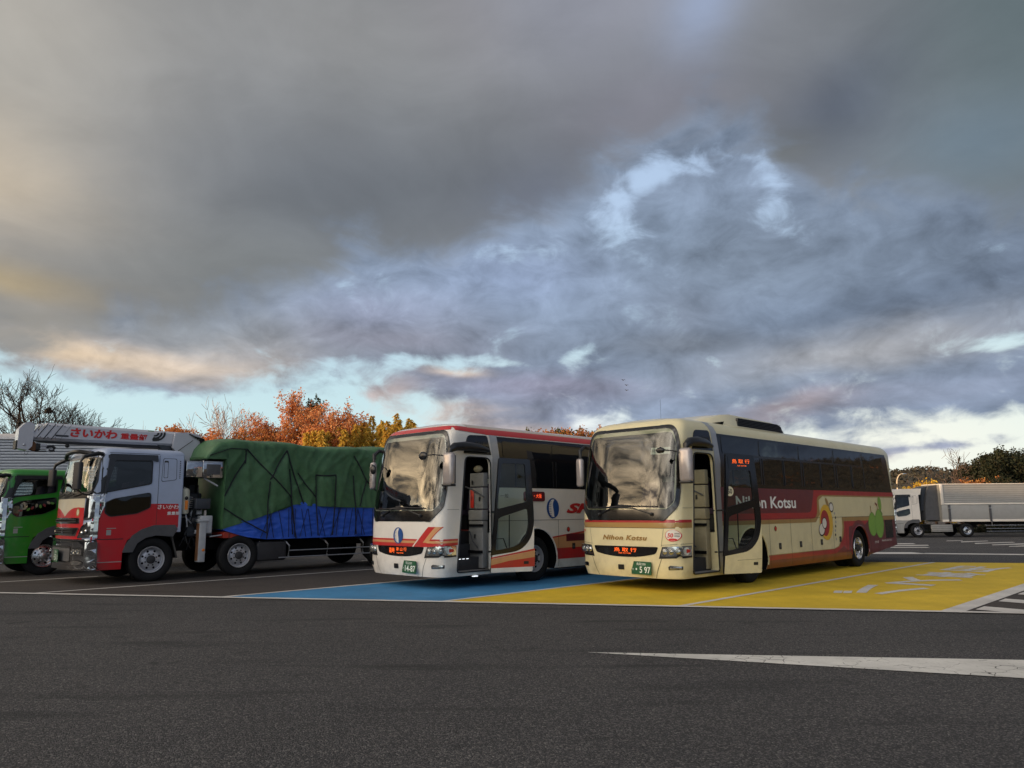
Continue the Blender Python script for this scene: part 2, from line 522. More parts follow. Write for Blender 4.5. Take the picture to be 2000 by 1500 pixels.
# ------------------------------------------------------------------ mesh building
class MB:
    def __init__(s):
        s.v, s.f, s.m, s.mats, s.sm = [], [], [], [], []

    def mi(s, name):
        if name not in s.mats:
            s.mats.append(name)
        return s.mats.index(name)

    def add(s, vs, fs, mat, smooth=True):
        o = len(s.v)
        k = s.mi(mat)
        s.v += [tuple(p) for p in vs]
        for f in fs:
            s.f.append(tuple(i + o for i in f))
            s.m.append(k)
            s.sm.append(smooth)
        return s

    def box(s, c, d, mat, rot=None, bev=0.0):
        """centre, full size; bev rounds the edges"""
        bm = bmesh.new()
        bmesh.ops.create_cube(bm, size=1)
        bmesh.ops.scale(bm, vec=Vector(d), verts=bm.verts)
        if bev:
            bmesh.ops.bevel(bm, geom=bm.edges[:], offset=min(bev, min(d) * .49), segments=3, affect='EDGES', profile=.5)
        M = Matrix.Translation(c) @ (rot if rot is not None else Matrix())
        bm.verts.index_update()
        s.add([M @ v.co for v in bm.verts], [[v.index for v in f.verts] for f in bm.faces], mat)
        bm.free()
        return s

    def hexa(s, p, mat):
        """eight corners: bottom four (ccw from above) then top four"""
        return s.add(p, [(0, 3, 2, 1), (4, 5, 6, 7), (0, 1, 5, 4), (1, 2, 6, 5), (2, 3, 7, 6), (3, 0, 4, 7)], mat)

    def tube(s, pts, r, mat, n=8, caps=True):
        pts = [Vector(p) for p in pts]
        rs = r if isinstance(r, (list, tuple)) else [r] * len(pts)
        vs, fs = [], []
        up = Vector((0, 0, 1))
        for i, p in enumerate(pts):
            t = (pts[min(i + 1, len(pts) - 1)] - pts[max(i - 1, 0)]).normalized()
            a = t.cross(up)
            if a.length < 1e-3:
                a = t.cross(Vector((1, 0, 0)))
            a.normalize()
            b = t.cross(a).normalized()
            for k in range(n):
                q = 2 * math.pi * k / n
                vs.append(p + (a * math.cos(q) + b * math.sin(q)) * rs[i])
        for i in range(len(pts) - 1):
            for k in range(n):
                k2 = (k + 1) % n
                fs.append((i * n + k, i * n + k2, (i + 1) * n + k2, (i + 1) * n + k))
        if caps:
            fs.append(tuple(range(n - 1, -1, -1)))
            fs.append(tuple((len(pts) - 1) * n + k for k in range(n)))
        return s.add(vs, fs, mat)

    def lathe(s, prof, c, mat, axis='Y', n=32, mats=None):
        """profile of (radius, along-axis); axis through c"""
        vs, fs = [], []
        for r, a in prof:
            for k in range(n):
                q = 2 * math.pi * k / n
                u, w = r * math.cos(q), r * math.sin(q)
                p = {'Y': (u, a, w), 'X': (a, u, w), 'Z': (u, w, a)}[axis]
                vs.append((c[0] + p[0], c[1] + p[1], c[2] + p[2]))
        for i in range(len(prof) - 1):
            for k in range(n):
                k2 = (k + 1) % n
                fs.append((i * n + k, i * n + k2, (i + 1) * n + k2, (i + 1) * n + k))
        return s.add(vs, fs, mat)

    def prism(s, poly, a, b, mat, plane='XZ', cap_mat=None):
        """polygon in a plane, extruded from a to b along the third axis"""
        def P(p, t):
            return {'XZ': (p[0], t, p[1]), 'YZ': (t, p[0], p[1]), 'XY': (p[0], p[1], t)}[plane]
        n = len(poly)
        vs = [P(p, a) for p in poly] + [P(p, b) for p in poly]
        s.add(vs, [(i, (i + 1) % n, (i + 1) % n + n, i + n) for i in range(n)], mat, False)
        s.add(vs, [tuple(range(n - 1, -1, -1)), tuple(range(n, 2 * n))], cap_mat or mat, False)
        return s

    def ball(s, c, r, mat, nu=14, nv=9):
        rr = r if isinstance(r, (tuple, list)) else (r, r, r)
        vs, fs = [], []
        for j in range(nv + 1):
            th = math.pi * j / nv
            for i in range(nu):
                ph = 2 * math.pi * i / nu
                vs.append((c[0] + rr[0] * math.sin(th) * math.cos(ph), c[1] + rr[1] * math.sin(th) * math.sin(ph), c[2] + rr[2] * math.cos(th)))
        for j in range(nv):
            for i in range(nu):
                i2 = (i + 1) % nu
                fs.append((j * nu + i, (j + 1) * nu + i, (j + 1) * nu + i2, j * nu + i2))
        return s.add(vs, fs, mat)

    def build(s, name, parent=None, label=None, angle=38, weld=False):
        me = bpy.data.meshes.new(name)
        me.from_pydata(s.v, [], s.f)
        for n in s.mats:
            me.materials.append(MATS[n])
        me.polygons.foreach_set('material_index', s.m)
        me.polygons.foreach_set('use_smooth', s.sm)
        bm = bmesh.new()
        bm.from_mesh(me)
        if weld:
            bmesh.ops.remove_doubles(bm, verts=bm.verts, dist=1e-4)
        bmesh.ops.recalc_face_normals(bm, faces=bm.faces)
        bm.to_mesh(me)
        bm.free()
        me.set_sharp_from_angle(angle=R(angle))
        o = bpy.data.objects.new(name, me)
        COL.objects.link(o)
        if parent:
            o.parent = parent
        if label:
            o['label'] = label
        return o


def tag(o, label=None, cat=None, group=None, kind=None):
    for k, v in (('label', label), ('category', cat), ('group', group), ('kind', kind)):
        if v:
            o[k] = v
    return o


def thing(name, label, cat, loc=(0, 0, 0), rotz=0, group=None):
    o = bpy.data.objects.new(name, None)
    COL.objects.link(o)
    o.empty_display_size = .2
    o.location = loc
    o.rotation_euler = (0, 0, rotz)
    return tag(o, label, cat, group)


def copy_tree(o, parent=None):
    c = o.copy()
    COL.objects.link(c)
    c.parent = parent
    for ch in list(o.children):
        copy_tree(ch, c)
    return c


def inside(x, y, poly):
    r = False
    j = len(poly) - 1
    for i in range(len(poly)):
        xi, yi, xj, yj = poly[i][0], poly[i][1], poly[j][0], poly[j][1]
        if (yi > y) != (yj > y) and x < (xj - xi) * (y - yi) / (yj - yi) + xi:
            r = not r
        j = i
    return r


def skin(mb, polys, fmap, off, grid=None, smooth=True):
    """overlapping outlines on a surface, the later ones on top, cut into one sheet; material None cuts a hole"""
    V, F = [], []
    seg = .11 if (grid and isinstance(grid[0], list)) else (min(.3, grid[0]) if grid else .3)
    for pts, m in polys:
        if grid:
            dense = []
            for i in range(len(pts)):
                a, b = pts[i], pts[(i + 1) % len(pts)]
                k = max(1, math.ceil(math.hypot(b[0] - a[0], b[1] - a[1]) / seg - 1e-6))
                dense += [(a[0] + (b[0] - a[0]) * t / k, a[1] + (b[1] - a[1]) * t / k) for t in range(k)]
            pts = dense
        F.append(list(range(len(V), len(V) + len(pts))))
        V += [Vector(p[:2]) for p in pts]
    if grid:
        x0, x1 = min(p.x for p in V), max(p.x for p in V)
        y0, y1 = min(p.y for p in V), max(p.y for p in V)
        if isinstance(grid[0], list):
            gx = [g for g in grid[0] if x0 < g < x1]
        else:
            n = max(1, int((x1 - x0) / grid[0]))
            gx = [x0 + (x1 - x0) * (i + .5) / n for i in range(n)]
        n = max(1, int((y1 - y0) / grid[1]))
        gy = [y0 + (y1 - y0) * (i + .5) / n for i in range(n)]
        V += [Vector((a + 1e-4 * ((j * 7) % 5), b + 1e-4 * ((i * 5) % 7))) for i, a in enumerate(gx) for j, b in enumerate(gy)]
    E = [(f[i], f[(i + 1) % len(f)]) for f in F for i in range(len(f))]
    vo, _, fo, _, _, _ = delaunay_2d_cdt(V, E, [], 0, 1e-5)
    vs = [fmap(p[0], p[1], off) for p in vo]
    bb = [(min(p[0] for p in q), max(p[0] for p in q), min(p[1] for p in q), max(p[1] for p in q)) for q, _m in polys]
    by = {}
    for f in fo:
        cx = sum(vo[i][0] for i in f) / len(f)
        cy = sum(vo[i][1] for i in f) / len(f)
        for (pts, m), (x0, x1, y0, y1) in zip(reversed(polys), reversed(bb)):
            if x0 <= cx <= x1 and y0 <= cy <= y1 and inside(cx, cy, pts):
                if m is not None:
                    by.setdefault(m, []).append(tuple(f))
                break
    for m, fs in by.items():
        used = sorted({i for f in fs for i in f})
        mp = {i: k for k, i in enumerate(used)}
        mb.add([vs[i] for i in used], [tuple(mp[i] for i in f) for f in fs], m, smooth)
    return mb


def slab(mb, poly, fmap, o0, o1, mat, grid=None, edge=None):
    """a sheet with thickness between offsets o0 and o1"""
    skin(mb, [(poly, mat)], fmap, o1, grid)
    n = len(poly)
    dense = []
    for i in range(n):
        a, b = poly[i], poly[(i + 1) % n]
        k = max(1, int(math.hypot(b[0] - a[0], b[1] - a[1]) / .15))
        dense += [(a[0] + (b[0] - a[0]) * t / k, a[1] + (b[1] - a[1]) * t / k) for t in range(k)]
    n = len(dense)
    vs = [fmap(p[0], p[1], o0) for p in dense] + [fmap(p[0], p[1], o1) for p in dense]
    mb.add(vs, [(i, (i + 1) % n, (i + 1) % n + n, i + n) for i in range(n)], edge or mat)
    return mb


def rrect(x0, y0, x1, y1, r, n=5):
    r = min(r, abs(x1 - x0) * .499, abs(y1 - y0) * .499)
    out = []
    for cx, cy, a0 in ((x1 - r, y0 + r, -90), (x1 - r, y1 - r, 0), (x0 + r, y1 - r, 90), (x0 + r, y0 + r, 180)):
        for i in range(n + 1):
            a = R(a0 + 90 * i / n)
            out.append((cx + r * math.cos(a), cy + r * math.sin(a)))
    return out


def roundpoly(pts, r, n=4):
    """round the corners of a polygon; r may be a list"""
    out = []
    m = len(pts)
    for i, p in enumerate(pts):
        rr = r[i] if isinstance(r, (list, tuple)) else r
        p, a, b = Vector(p), Vector(pts[i - 1]), Vector(pts[(i + 1) % m])
        if rr <= 0:
            out.append(tuple(p))
            continue
        da, db = (a - p), (b - p)
        ra = min(rr, da.length * .48)
        rb = min(rr, db.length * .48)
        A, B = p + da.normalized() * ra, p + db.normalized() * rb
        for k in range(n + 1):
            t = k / n
            q = A * (1 - t) ** 2 + p * 2 * t * (1 - t) + B * t * t
            out.append((q.x, q.y))
    return out


def ellipse(cx, cy, rx, ry, n=28, rot=0):
    c, s = math.cos(R(rot)), math.sin(R(rot))
    return [(cx + rx * math.cos(a) * c - ry * math.sin(a) * s, cy + rx * math.cos(a) * s + ry * math.sin(a) * c)
            for a in (2 * math.pi * i / n for i in range(n))]


def line(a, b, w):
    a, b = Vector(a), Vector(b)
    n = (b - a).normalized()
    n = Vector((-n.y, n.x)) * w / 2
    return [tuple(a - n), tuple(b - n), tuple(b + n), tuple(a + n)]


_TXT = {}


def text2d(body, bold=0.0, shear=0.0, space=1.0):
    k = (body, bold, shear, space)
    if k not in _TXT:
        c = bpy.data.curves.new('lettering', 'FONT')
        c.body = body
        c.offset = bold
        c.shear = shear
        c.space_character = space
        c.resolution_u = 3
        o = bpy.data.objects.new('lettering', c)
        COL.objects.link(o)
        dg = bpy.context.evaluated_depsgraph_get()
        me = bpy.data.meshes.new_from_object(o.evaluated_get(dg))
        vs = [(v.co.x, v.co.y) for v in me.vertices]
        fs = [tuple(p.vertices) for p in me.polygons]
        bpy.data.objects.remove(o)
        bpy.data.curves.remove(c)
        bpy.data.meshes.remove(me)
        x0, x1 = min(v[0] for v in vs), max(v[0] for v in vs)
        y0, y1 = min(v[1] for v in vs), max(v[1] for v in vs)
        _TXT[k] = ([((x - x0) / (x1 - x0), (y - y0) / (y1 - y0)) for x, y in vs], fs)
    return _TXT[k]


def lettering(mb, body, x0, y0, x1, y1, fmap, off, mat, bold=0.0, shear=0.0, space=1.0, skew=0.0):
    """text filling the box x0..x1, y0..y1 on a surface (x1 < x0 for a face seen from its other side)"""
    vs, fs = text2d(body, bold, shear, space)
    mb.add([fmap(x0 + (x1 - x0) * u, y0 + (y1 - y0) * v + skew * u, off) for u, v in vs], fs, mat, False)
    return mb


def boolean(o, cutters):
    for c in cutters:
        c.parent = o.parent
        md = o.modifiers.new('cut', 'BOOLEAN')
        md.operation = 'DIFFERENCE'
        md.solver = 'EXACT'
        md.material_mode = 'TRANSFER'
        md.object = c
    dg = bpy.context.evaluated_depsgraph_get()
    me = bpy.data.meshes.new_from_object(o.evaluated_get(dg))
    o.modifiers.clear()
    old = o.data
    o.data = me
    bpy.data.meshes.remove(old)
    for c in cutters:
        d = c.data
        bpy.data.objects.remove(c)
        bpy.data.meshes.remove(d)
    me.set_sharp_from_angle(angle=R(35))


def join_into(o, mb):
    """append a builder's faces to an object's mesh"""
    me = o.data
    names = [m.name for m in me.materials]
    bm = bmesh.new()
    bm.from_mesh(me)
    for n in mb.mats:
        if MATS[n].name not in names:
            me.materials.append(MATS[n])
            names.append(MATS[n].name)
    vs = [bm.verts.new(p) for p in mb.v]
    for f, k, sm in zip(mb.f, mb.m, mb.sm):
        try:
            q = bm.faces.new([vs[i] for i in f])
        except ValueError:
            continue
        q.material_index = names.index(MATS[mb.mats[k]].name)
        q.smooth = sm
    bm.to_mesh(me)
    bm.free()
    me.set_sharp_from_angle(angle=R(35))


# ------------------------------------------------------------------ a rounded vehicle shell
class Shell:
    """x runs back from the nose, y across (the near side is negative), z up"""
    def __init__(s, hw=1.245, A=.36, n=3.5, L=11.95, x0=-.22, rake=.34, rz=(1.25, 3.3), z0=.26, zr=3.14, rh=.31, rin=.32,
                 fin=.35, crown=.06, tum=.04, wfl=2.5, tuck=.06, rearA=.22):
        s.__dict__.update(locals())
        del s.__dict__['s']

    def arc(s, z):
        t = max(0, min(1, (z - s.zr) / s.rh))
        return 1 - math.sqrt(max(0, 1 - t * t))

    def inset(s, z):
        r = 0
        if z < .45:
            r += .04 * ((.45 - z) / .2) ** 2
        if z > 1.3:
            r += s.tum * ((min(z, s.zr + .15) - 1.3) / (s.zr - 1.2)) ** 1.5
        return r + s.rin * s.arc(z)

    def F(s, z):
        r = s.x0
        if z < .5:
            r += s.tuck * ((.5 - z) / .25) ** 2
        if z > s.rz[0]:
            r += s.rake * ((min(z, s.rz[1]) - s.rz[0]) / (s.rz[1] - s.rz[0])) ** 1.5
        return r + s.fin * s.arc(z)

    def xt(s, y):
        t = min(abs(y) / s.hw, 1.)
        return s.A * (1 - (1 - t ** s.n) ** (1 / s.n))

    def wf(s, x):
        return max(0, 1 - x / s.wfl) ** 2

    def front_pt(s, y, z):
        k = s.hw / (s.hw - s.inset(z))
        yt = max(-s.hw, min(s.hw, y * k))
        x = s.xt(yt)
        return Vector((x + s.F(z) * s.wf(x), yt / k, z))

    def side_pt(s, x, z):
        xx = x
        for _ in range(8):
            xx = x - s.F(z) * s.wf(max(0, xx))
        y = s.hw - s.inset(z)
        if xx < s.A:
            t = max(0, xx / s.A)
            y *= (1 - (1 - t) ** s.n) ** (1 / s.n)
        if xx > s.L - s.rearA:
            t = min(1, (xx - s.L + s.rearA) / s.rearA)
            y *= (1 - t ** 3.5) ** (1 / 3.5)
        return Vector((x, -y, z))

    def _off(s, f, a, b, off):
        p = f(a, b)
        if not off:
            return p
        e = .01
        n = (f(a + e, b) - f(a - e, b)).cross(f(a, b + e) - f(a, b - e))
        if n.length < 1e-9:
            return p
        return p + n.normalized() * off

    def front(s, y, z, off=0):
        # d/dy x d/dz points to -x when y grows: flip
        return s._off(lambda a, b: s.front_pt(-a, b), -y, z, off)

    def side(s, x, z, off=0):
        return s._off(s.side_pt, x, z, off)

    def far(s, x, z, off=0):
        p = s.side(x, z, off)
        return Vector((p.x, -p.y, p.z))

    def rings(s, shrink=0.0, zlo=None, zhi=None):
        zs = []
        z = s.z0 if zlo is None else zlo
        top = s.zr if zhi is None else min(zhi, s.zr)
        n = max(2, int((top - z) / .16))
        zs = [z + (top - z) * i / n for i in range(n + 1)]
        if zhi is None:
            zs += [s.zr + s.rh * math.sin(R(a)) for a in (15, 30, 45, 60, 75, 90)]
        tmpl = []
        nf = 15
        for i in range(-nf, nf + 1):
            a = i / nf
            y = s.hw * math.sin(a * math.pi / 2) ** 1 if True else 0
            tmpl.append((s.xt(y), -y, 0))
        ns = max(3, int((s.L - s.A - s.rearA) / .3))
        for i in range(1, ns):
            tmpl.append((s.A + (s.L - s.rearA - s.A) * i / ns, -s.hw, 1))
        for i in range(-8, 9):
            y = s.hw * math.sin(i / 8 * math.pi / 2)
            t = abs(y) / s.hw
            tmpl.append((s.L - s.rearA * (1 - (1 - t ** 3.5) ** (1 / 3.5)), y, 2))
        for i in range(ns - 1, 0, -1):
            tmpl.append((s.A + (s.L - s.rearA - s.A) * i / ns, s.hw, 1))
        rows = []
        for z in zs:
            k = (s.hw - s.inset(z) - shrink) / s.hw
            row = []
            for x, y, kind in tmpl:
                xx = x + s.F(z) * s.wf(x)
                if kind == 2:
                    xx -= .6 * s.rin * s.arc(z)
                    xx -= shrink
                elif x < s.A:
                    xx += shrink * 1.2
                row.append((xx, y * k, z))
            rows.append(row)
        if zhi is None:
            last = rows[-1]
            for t in (.3, .6):
                rows.append([(p[0] + (.25 * t if p[0] < 1 else (-.15 * t if p[0] > s.L - .8 else 0)), p[1] * (1 - t), p[2] + s.crown * (1 - (1 - t) ** 2)) for p in last])
        return rows

    def solid(s, name, mat, parent=None, **k):
        rows = s.rings(**k)
        mb = MB()
        n = len(rows[0])
        vs = [p for r in rows for p in r]
        fs = []
        for i in range(len(rows) - 1):
            for j in range(n):
                j2 = (j + 1) % n
                fs.append((i * n + j, i * n + j2, (i + 1) * n + j2, (i + 1) * n + j))
        fs.append(tuple(range(n - 1, -1, -1)))
        fs.append(tuple((len(rows) - 1) * n + j for j in range(n)))
        mb.add(vs, fs, mat)
        return mb.build(name, parent, weld=True)


def cutter(fn):
    mb = MB()
    fn(mb)
    return mb.build('cutter', weld=True)


def wheel(parent, x, y, r=.5, side=-1, w=.28, style='steel', hub=None):
    """tyre and rim; side = -1 shows the outside towards -y"""
    t = MB()
    s = side
    hw_ = w / 2
    prof = [(r * .60, -hw_ * .75), (r * .66, -hw_ * .98), (r * .80, -hw_ * 1.06), (r * .93, -hw_ * .98), (r * .985, -hw_ * .8), (r, -hw_ * .6),
            (r, -hw_ * .3), (r * .985, -hw_ * .28), (r * .985, -hw_ * .22), (r, -hw_ * .2), (r, hw_ * .2), (r * .985, hw_ * .22), (r * .985, hw_ * .28), (r, hw_ * .3), (r, hw_ * .6),
            (r * .985, hw_ * .8), (r * .93, hw_ * .98), (r * .80, hw_ * 1.06), (r * .66, hw_ * .98), (r * .60, hw_ * .75)]
    root = bpy.data.objects.new('wheel', None)
    COL.objects.link(root)
    root.parent = parent
    root.location = (x, y, r)
    t.lathe([(a, b) for a, b in prof], (0, 0, 0), 'rubber', n=48)
    t.build('tyre', root)
    m = MB()
    rm = {'steel': 'wheel_steel', 'alloy': 'alloy', 'dull': 'steel'}[style]
    o = s * hw_
    # bead, dish, disc
    m.lathe([(r * .60, o * .9), (r * .585, o * 1.0), (r * .56, o * .98), (r * .545, o * .75), (r * .53, o * .35), (r * .50, o * .30)], (0, 0, 0), rm, n=40)
    if style == 'alloy':
        m.lathe([(r * .54, o * .5), (r * .50, o * .18), (r * .40, o * .22), (r * .30, o * .42), (r * .18, o * .5)], (0, 0, 0), rm, n=40)
    else:
        m.lathe([(r * .50, o * .30), (r * .44, o * .46), (r * .38, o * .62), (r * .30, o * .68), (r * .19, o * .68)], (0, 0, 0), rm, n=40)
    m.lathe([(r * .60, 0), (r * .2, 0)], (0, 0, 0), 'matt_black', n=24)
    m.lathe([(r * .19, o * .60), (r * .185, o * 1.0), (r * .14, o * 1.1), (0.001, o * 1.12)], (0, 0, 0), hub or 'dark_grey', n=24)
    for i in range(8):
        a = math.pi * (i + .5) / 4
        for rad, q, dep in ((.26, .020, .80), (.395, .028, .66 if style != 'alloy' else .34)):
            cx, cz = r * rad * math.cos(a), r * rad * math.sin(a)
            if rad < .3:
                m.lathe([(q * .9, o * .5), (q * .9, o * dep), (.001, o * (dep + .04))], (cx, 0, cz), 'dark_grey' if style != 'alloy' else 'steel', n=6)
            else:
                m.lathe([(q, o * (dep - .02)), (.001, o * (dep + .012))], (cx, 0, cz), 'matt_black', n=10)
    m.build('rim', root)
    return root

# ------------------------------------------------------------------ coaches
FINE = [s_ * v for v in (.15, .3, .45, .6, .75, .86, .95, 1.02, 1.08, 1.12, 1.15, 1.18, 1.2, 1.22) for s_ in (-1, 1)] + [0.0]
FG = (FINE, .12)
BH = R(44.94)


def frame_of(x, y, th, hw=1.245):
    """origin on the ground under the middle of the nose, from the near front corner"""
    return (x - math.cos(th) * hw, y + math.sin(th) * hw, 0), math.pi / 2 - th


def bus_body(S, root, base, skins_side, skins_front, texts):
    body = S.solid('body', base, root)
    cut = []
    cut.append(S.solid('cutter', 'dark_grey', shrink=.06, zlo=1.12, zhi=3.0))
    ws = roundpoly([(-1.00, 1.62), (1.00, 1.62), (1.12, 1.75), (1.10, 2.9), (1.0, 3.14), (-1.0, 3.14), (-1.10, 2.9), (-1.12, 1.75)], .05)
    cut.append(cutter(lambda m: m.prism(ws, -.8, .80, 'matt_black', 'YZ')))
    door = roundpoly([(.31, .34), (1.31, .34), (1.29, 2.73), (.55, 2.73)], [.08, .05, .16, .12])
    cut.append(cutter(lambda m: m.prism(door, -1.5, -.25, base)))
    for x in (2.74, 8.86):
        for sg in (-1, 1):
            cut.append(cutter(lambda m: m.prism(ellipse(x, .50, .70 if x < 5 else .61, .68 if x < 5 else .61, 40), *sorted((sg * .55, sg * 1.5)), 'matt_black')))
    cut.append(cutter(lambda m: m.prism([(9.5, .1), (12.4, .1), (12.4, .56), (9.5, .30)], -1.5, 1.5, base)))
    boolean(body, cut)
    mb = MB()
    holes = [(door, None), ([(9.5, .1), (12.4, .1), (12.4, .56), (9.5, .30)], None)]
    for x in (2.74, 8.86):
        holes.append((ellipse(x, .50, .70 if x < 5 else .61, .68 if x < 5 else .61, 40), None))
    roof_ = [p for p in skins_side if min(q[1] for q in p[0]) > 3.2]
    skins_side = [p for p in skins_side if p not in roof_]
    skin(mb, skins_side + holes, S.side, .007, (.12, .06))
    for fn in (S.side, S.far):
        if roof_:
            skin(mb, roof_, fn, .008, (.06, .016))
    skin(mb, [p for p in skins_side if p[1] != 'band_black' or True], S.far, .006, (.5, .09))
    skin(mb, [p for p in skins_front if min(q[1] for q in p[0]) < 3.2], S.front, .005, FG)
    rf_ = [p for p in skins_front if min(q[1] for q in p[0]) >= 3.2]
    if rf_:
        skin(mb, rf_, S.front, .008, (FINE, .018))
    # door surround, rubber seal
    for poly, w_, m_, o_ in ((door, .035, 'black_trim', .012),):
        n = len(poly)
        pts = [S.side(p[0], p[1], o_) for p in poly] + [S.side(poly[0][0], poly[0][1], o_)]
        mb.tube(pts, .016, m_, 6)
    for x in (2.74, 8.86):
        ra, rb_ = (.71, .69) if x < 5 else (.62, .62)
        pts = [S.side(x + ra * math.cos(R(a)), .50 + rb_ * math.sin(R(a)), .01) for a in range(-12, 193, 6)]
        mb.tube(pts, .018, base if x < 5 else texts.get('arch', base), 6)
    for t in texts['side']:
        lettering(mb, *t[:5], S.side, .012, *t[5:])
    for t in texts['front']:
        lettering(mb, *t[:5], S.front, .012, *t[5:])
    if texts.get('extra_side'):
        skin(mb, texts['extra_side'], S.side, .009, (.3, .2))
    if texts.get('extra_front'):
        skin(mb, texts['extra_front'], S.front, .008, FG)
    # underbody, made low and wide to block light passing beneath
    mb.box((5.0, 0, .40), (9.0, 1.55, .34), 'matt_black')
    mb.box((1.15, 0, .30), (1.7, 2.0, .14), 'matt_black')
    mb.box((5.8, 0, .30), (4.4, 2.3, .14), 'matt_black')
    mb.box((10.4, 0, .55), (1.9, 2.2, .30), 'matt_black')
    join_into(body, mb)
    return body


def bus_glass(S, root, signs):
    top = 3.13
    up = [(1.66, 3.28), (3.36, 5.33), (5.42, 7.44), (7.55, 9.40), (9.55, 11.10)]
    for i, (a, b) in enumerate(up):
        m = MB()
        zl = 2.78 if i < 4 else 2.14
        poly = roundpoly([(a + (.03 if i == 0 else 0), zl), (b, zl), (b, top), (a, top)], .05)
        slab(m, poly, S.side, .006, .016, 'side_glass', (.5, .08))
        m.build('side_window', root)
    lo = [(2.10, 3.36), (3.48, 4.48), (4.55, 5.46), (5.60, 6.58), (6.65, 7.50), (7.66, 8.64), (8.71, 9.55)]
    for i, (a, b) in enumerate(lo):
        m = MB()
        poly = roundpoly([(a, 2.13), (b, 2.13), (b, 2.73), (a, 2.73)], .04)
        o = .010 if i % 2 else .016
        slab(m, poly, S.side, .004, o, 'side_glass', (.5, .4))
        for q in (a, b):
            skin(m, [(line((q, 2.13), (q, 2.73), .035), 'black_trim')], S.side, o + .004)
        m.build('sliding_window', root)
    # quarter window with its air slots over the door
    m = MB()
    poly = roundpoly([(.50, 2.80), (1.32, 2.80), (1.20, 3.22), (.62, 3.20)], [.02, .02, .05, .10])
    slab(m, poly, S.side, .003, .012, 'band_black', (.15, .12))
    for r_ in range(2):
        for k in range(7):
            skin(m, [(rrect(.86 + .052 * k + .02 * r_, 3.02 - .085 * r_, .888 + .052 * k + .02 * r_, 3.075 - .085 * r_, .01), 'line_black')], S.side, .014)
    m.build('quarter_panel', root)
    # windscreen
    m = MB()
    out = roundpoly([(-.94, 1.378), (.94, 1.378), (1.185, 1.64), (1.205, 2.0), (1.165, 2.95), (1.04, 3.29), (-1.04, 3.29), (-1.165, 2.95), (-1.205, 2.0), (-1.185, 1.64)],
                    [.03, .03, .1, .1, .3, .16, .16, .3, .1, .1], 6)
    inn = roundpoly([(-.98, 1.60), (.98, 1.60), (1.13, 1.72), (1.145, 2.0), (1.11, 2.93), (1.0, 3.22), (-1.0, 3.22), (-1.11, 2.93), (-1.145, 2.0), (-1.13, 1.72)],
                    [.03, .03, .1, .1, .3, .13, .13, .3, .1, .1], 6)
    skin(m, [(out, 'band_black'), (inn, 'windscreen_glass')], S.front, .010, FG)
    n = len(out)
    m.tube([S.front(p[0], p[1], .008) for p in out + out[:1]], .011, 'black_trim', 6)
    w = m.build('windscreen', root)
    for q in signs.get('screen', []):
        a = MB()
        skin(a, [(rrect(*q[0], .01), q[1])], S.front, -.02, FG)
        lettering(a, q[2], *q[3], S.front, -.015, 'text_black')
        a.build('window_notice', root)
    for (y0, y1, z0, z1, yb) in ((.62, -.30, 1.50, 1.64, .98), (-.68, .42, 1.50, 1.62, -.2)):
        a = MB()
        a.tube([S.front(y0, z0, .02), S.front(y0 * .6 + y1 * .4, z1, .055), S.front(y1, z1 + .02, .04)], .011, 'black_trim', 6)
        e0, e1 = S.front(y1 + (.45 if y0 > 0 else -.45), z1 + .05, .03), S.front(y1 - (.5 if y0 > 0 else -.5), z1 + .01, .03)
        a.tube([e0, S.front(y1, z1 + .02, .045), e1], .012, 'black_trim', 6)
        a.ball(S.front(y0, z0, .03), .035, 'black_trim')
        a.build('wiper', root)
    return w


def headlamps(S, root):
    for sg in (-1, 1):
        m = MB()
        fr = S.front
        poly = [(sg * y, z) for y, z in [(.80, .64), (1.235, .66), (1.235, .89), (.88, .87)]]
        skin(m, [(poly, 'black_trim')], fr, .004, FG)
        inn = [(sg * y, z) for y, z in [(.845, .69), (1.232, .70), (1.232, .885), (.895, .862)]]
        skin(m, [(inn, 'lamp_chrome')], fr, .007, FG)
        for y, z, r_ in ((.93, .78, .052), (1.05, .78, .055), (1.165, .79, .06)):
            c = fr(sg * y, z, .008)
            m.ball(c, (r_ * .6, r_, r_), 'lamp_chrome')
            m.ball(c + Vector((-.02, 0, 0)), (r_ * .45, r_ * .6, r_ * .6), 'lamp_cover' if r_ < .06 else 'plate_white')
        fs_ = S.side if sg < 0 else S.far
        skin(m, [([(-.01, .655), (.29, .665), (.29, .885), (-.01, .89)], 'black_trim')], fs_, .008, (.05, .1))
        skin(m, [([(-.01, .695), (.28, .70), (.28, .875), (-.01, .883)], 'lamp_chrome'), (ellipse(.10, .79, .085, .075, 20), 'plate_white'), (roundpoly([(.09, .75), (.22, .765), (.22, .815), (.09, .83)], .02), 'lamp_red')], fs_, .012, (.05, .1))
        skin(m, [(inn, 'lamp_cover')], fr, .07, FG)
        m.build('headlight', root)
        m = MB()
        poly = [(sg * y, z) for y, z in [(.99, .43), (1.215, .44), (1.22, .505), (1.02, .515), (.985, .49)]]
        skin(m, [(poly, 'black_trim')], fr, .004, FG)
        inn = [(sg * y, z) for y, z in [(1.01, .445), (1.20, .452), (1.205, .495), (1.02, .503)]]
        skin(m, [(inn, 'lamp_chrome')], fr, .008, FG)
        skin(m, [(inn, 'lamp_cover')], fr, .02, FG)
        m.build('fog_lamp', root)


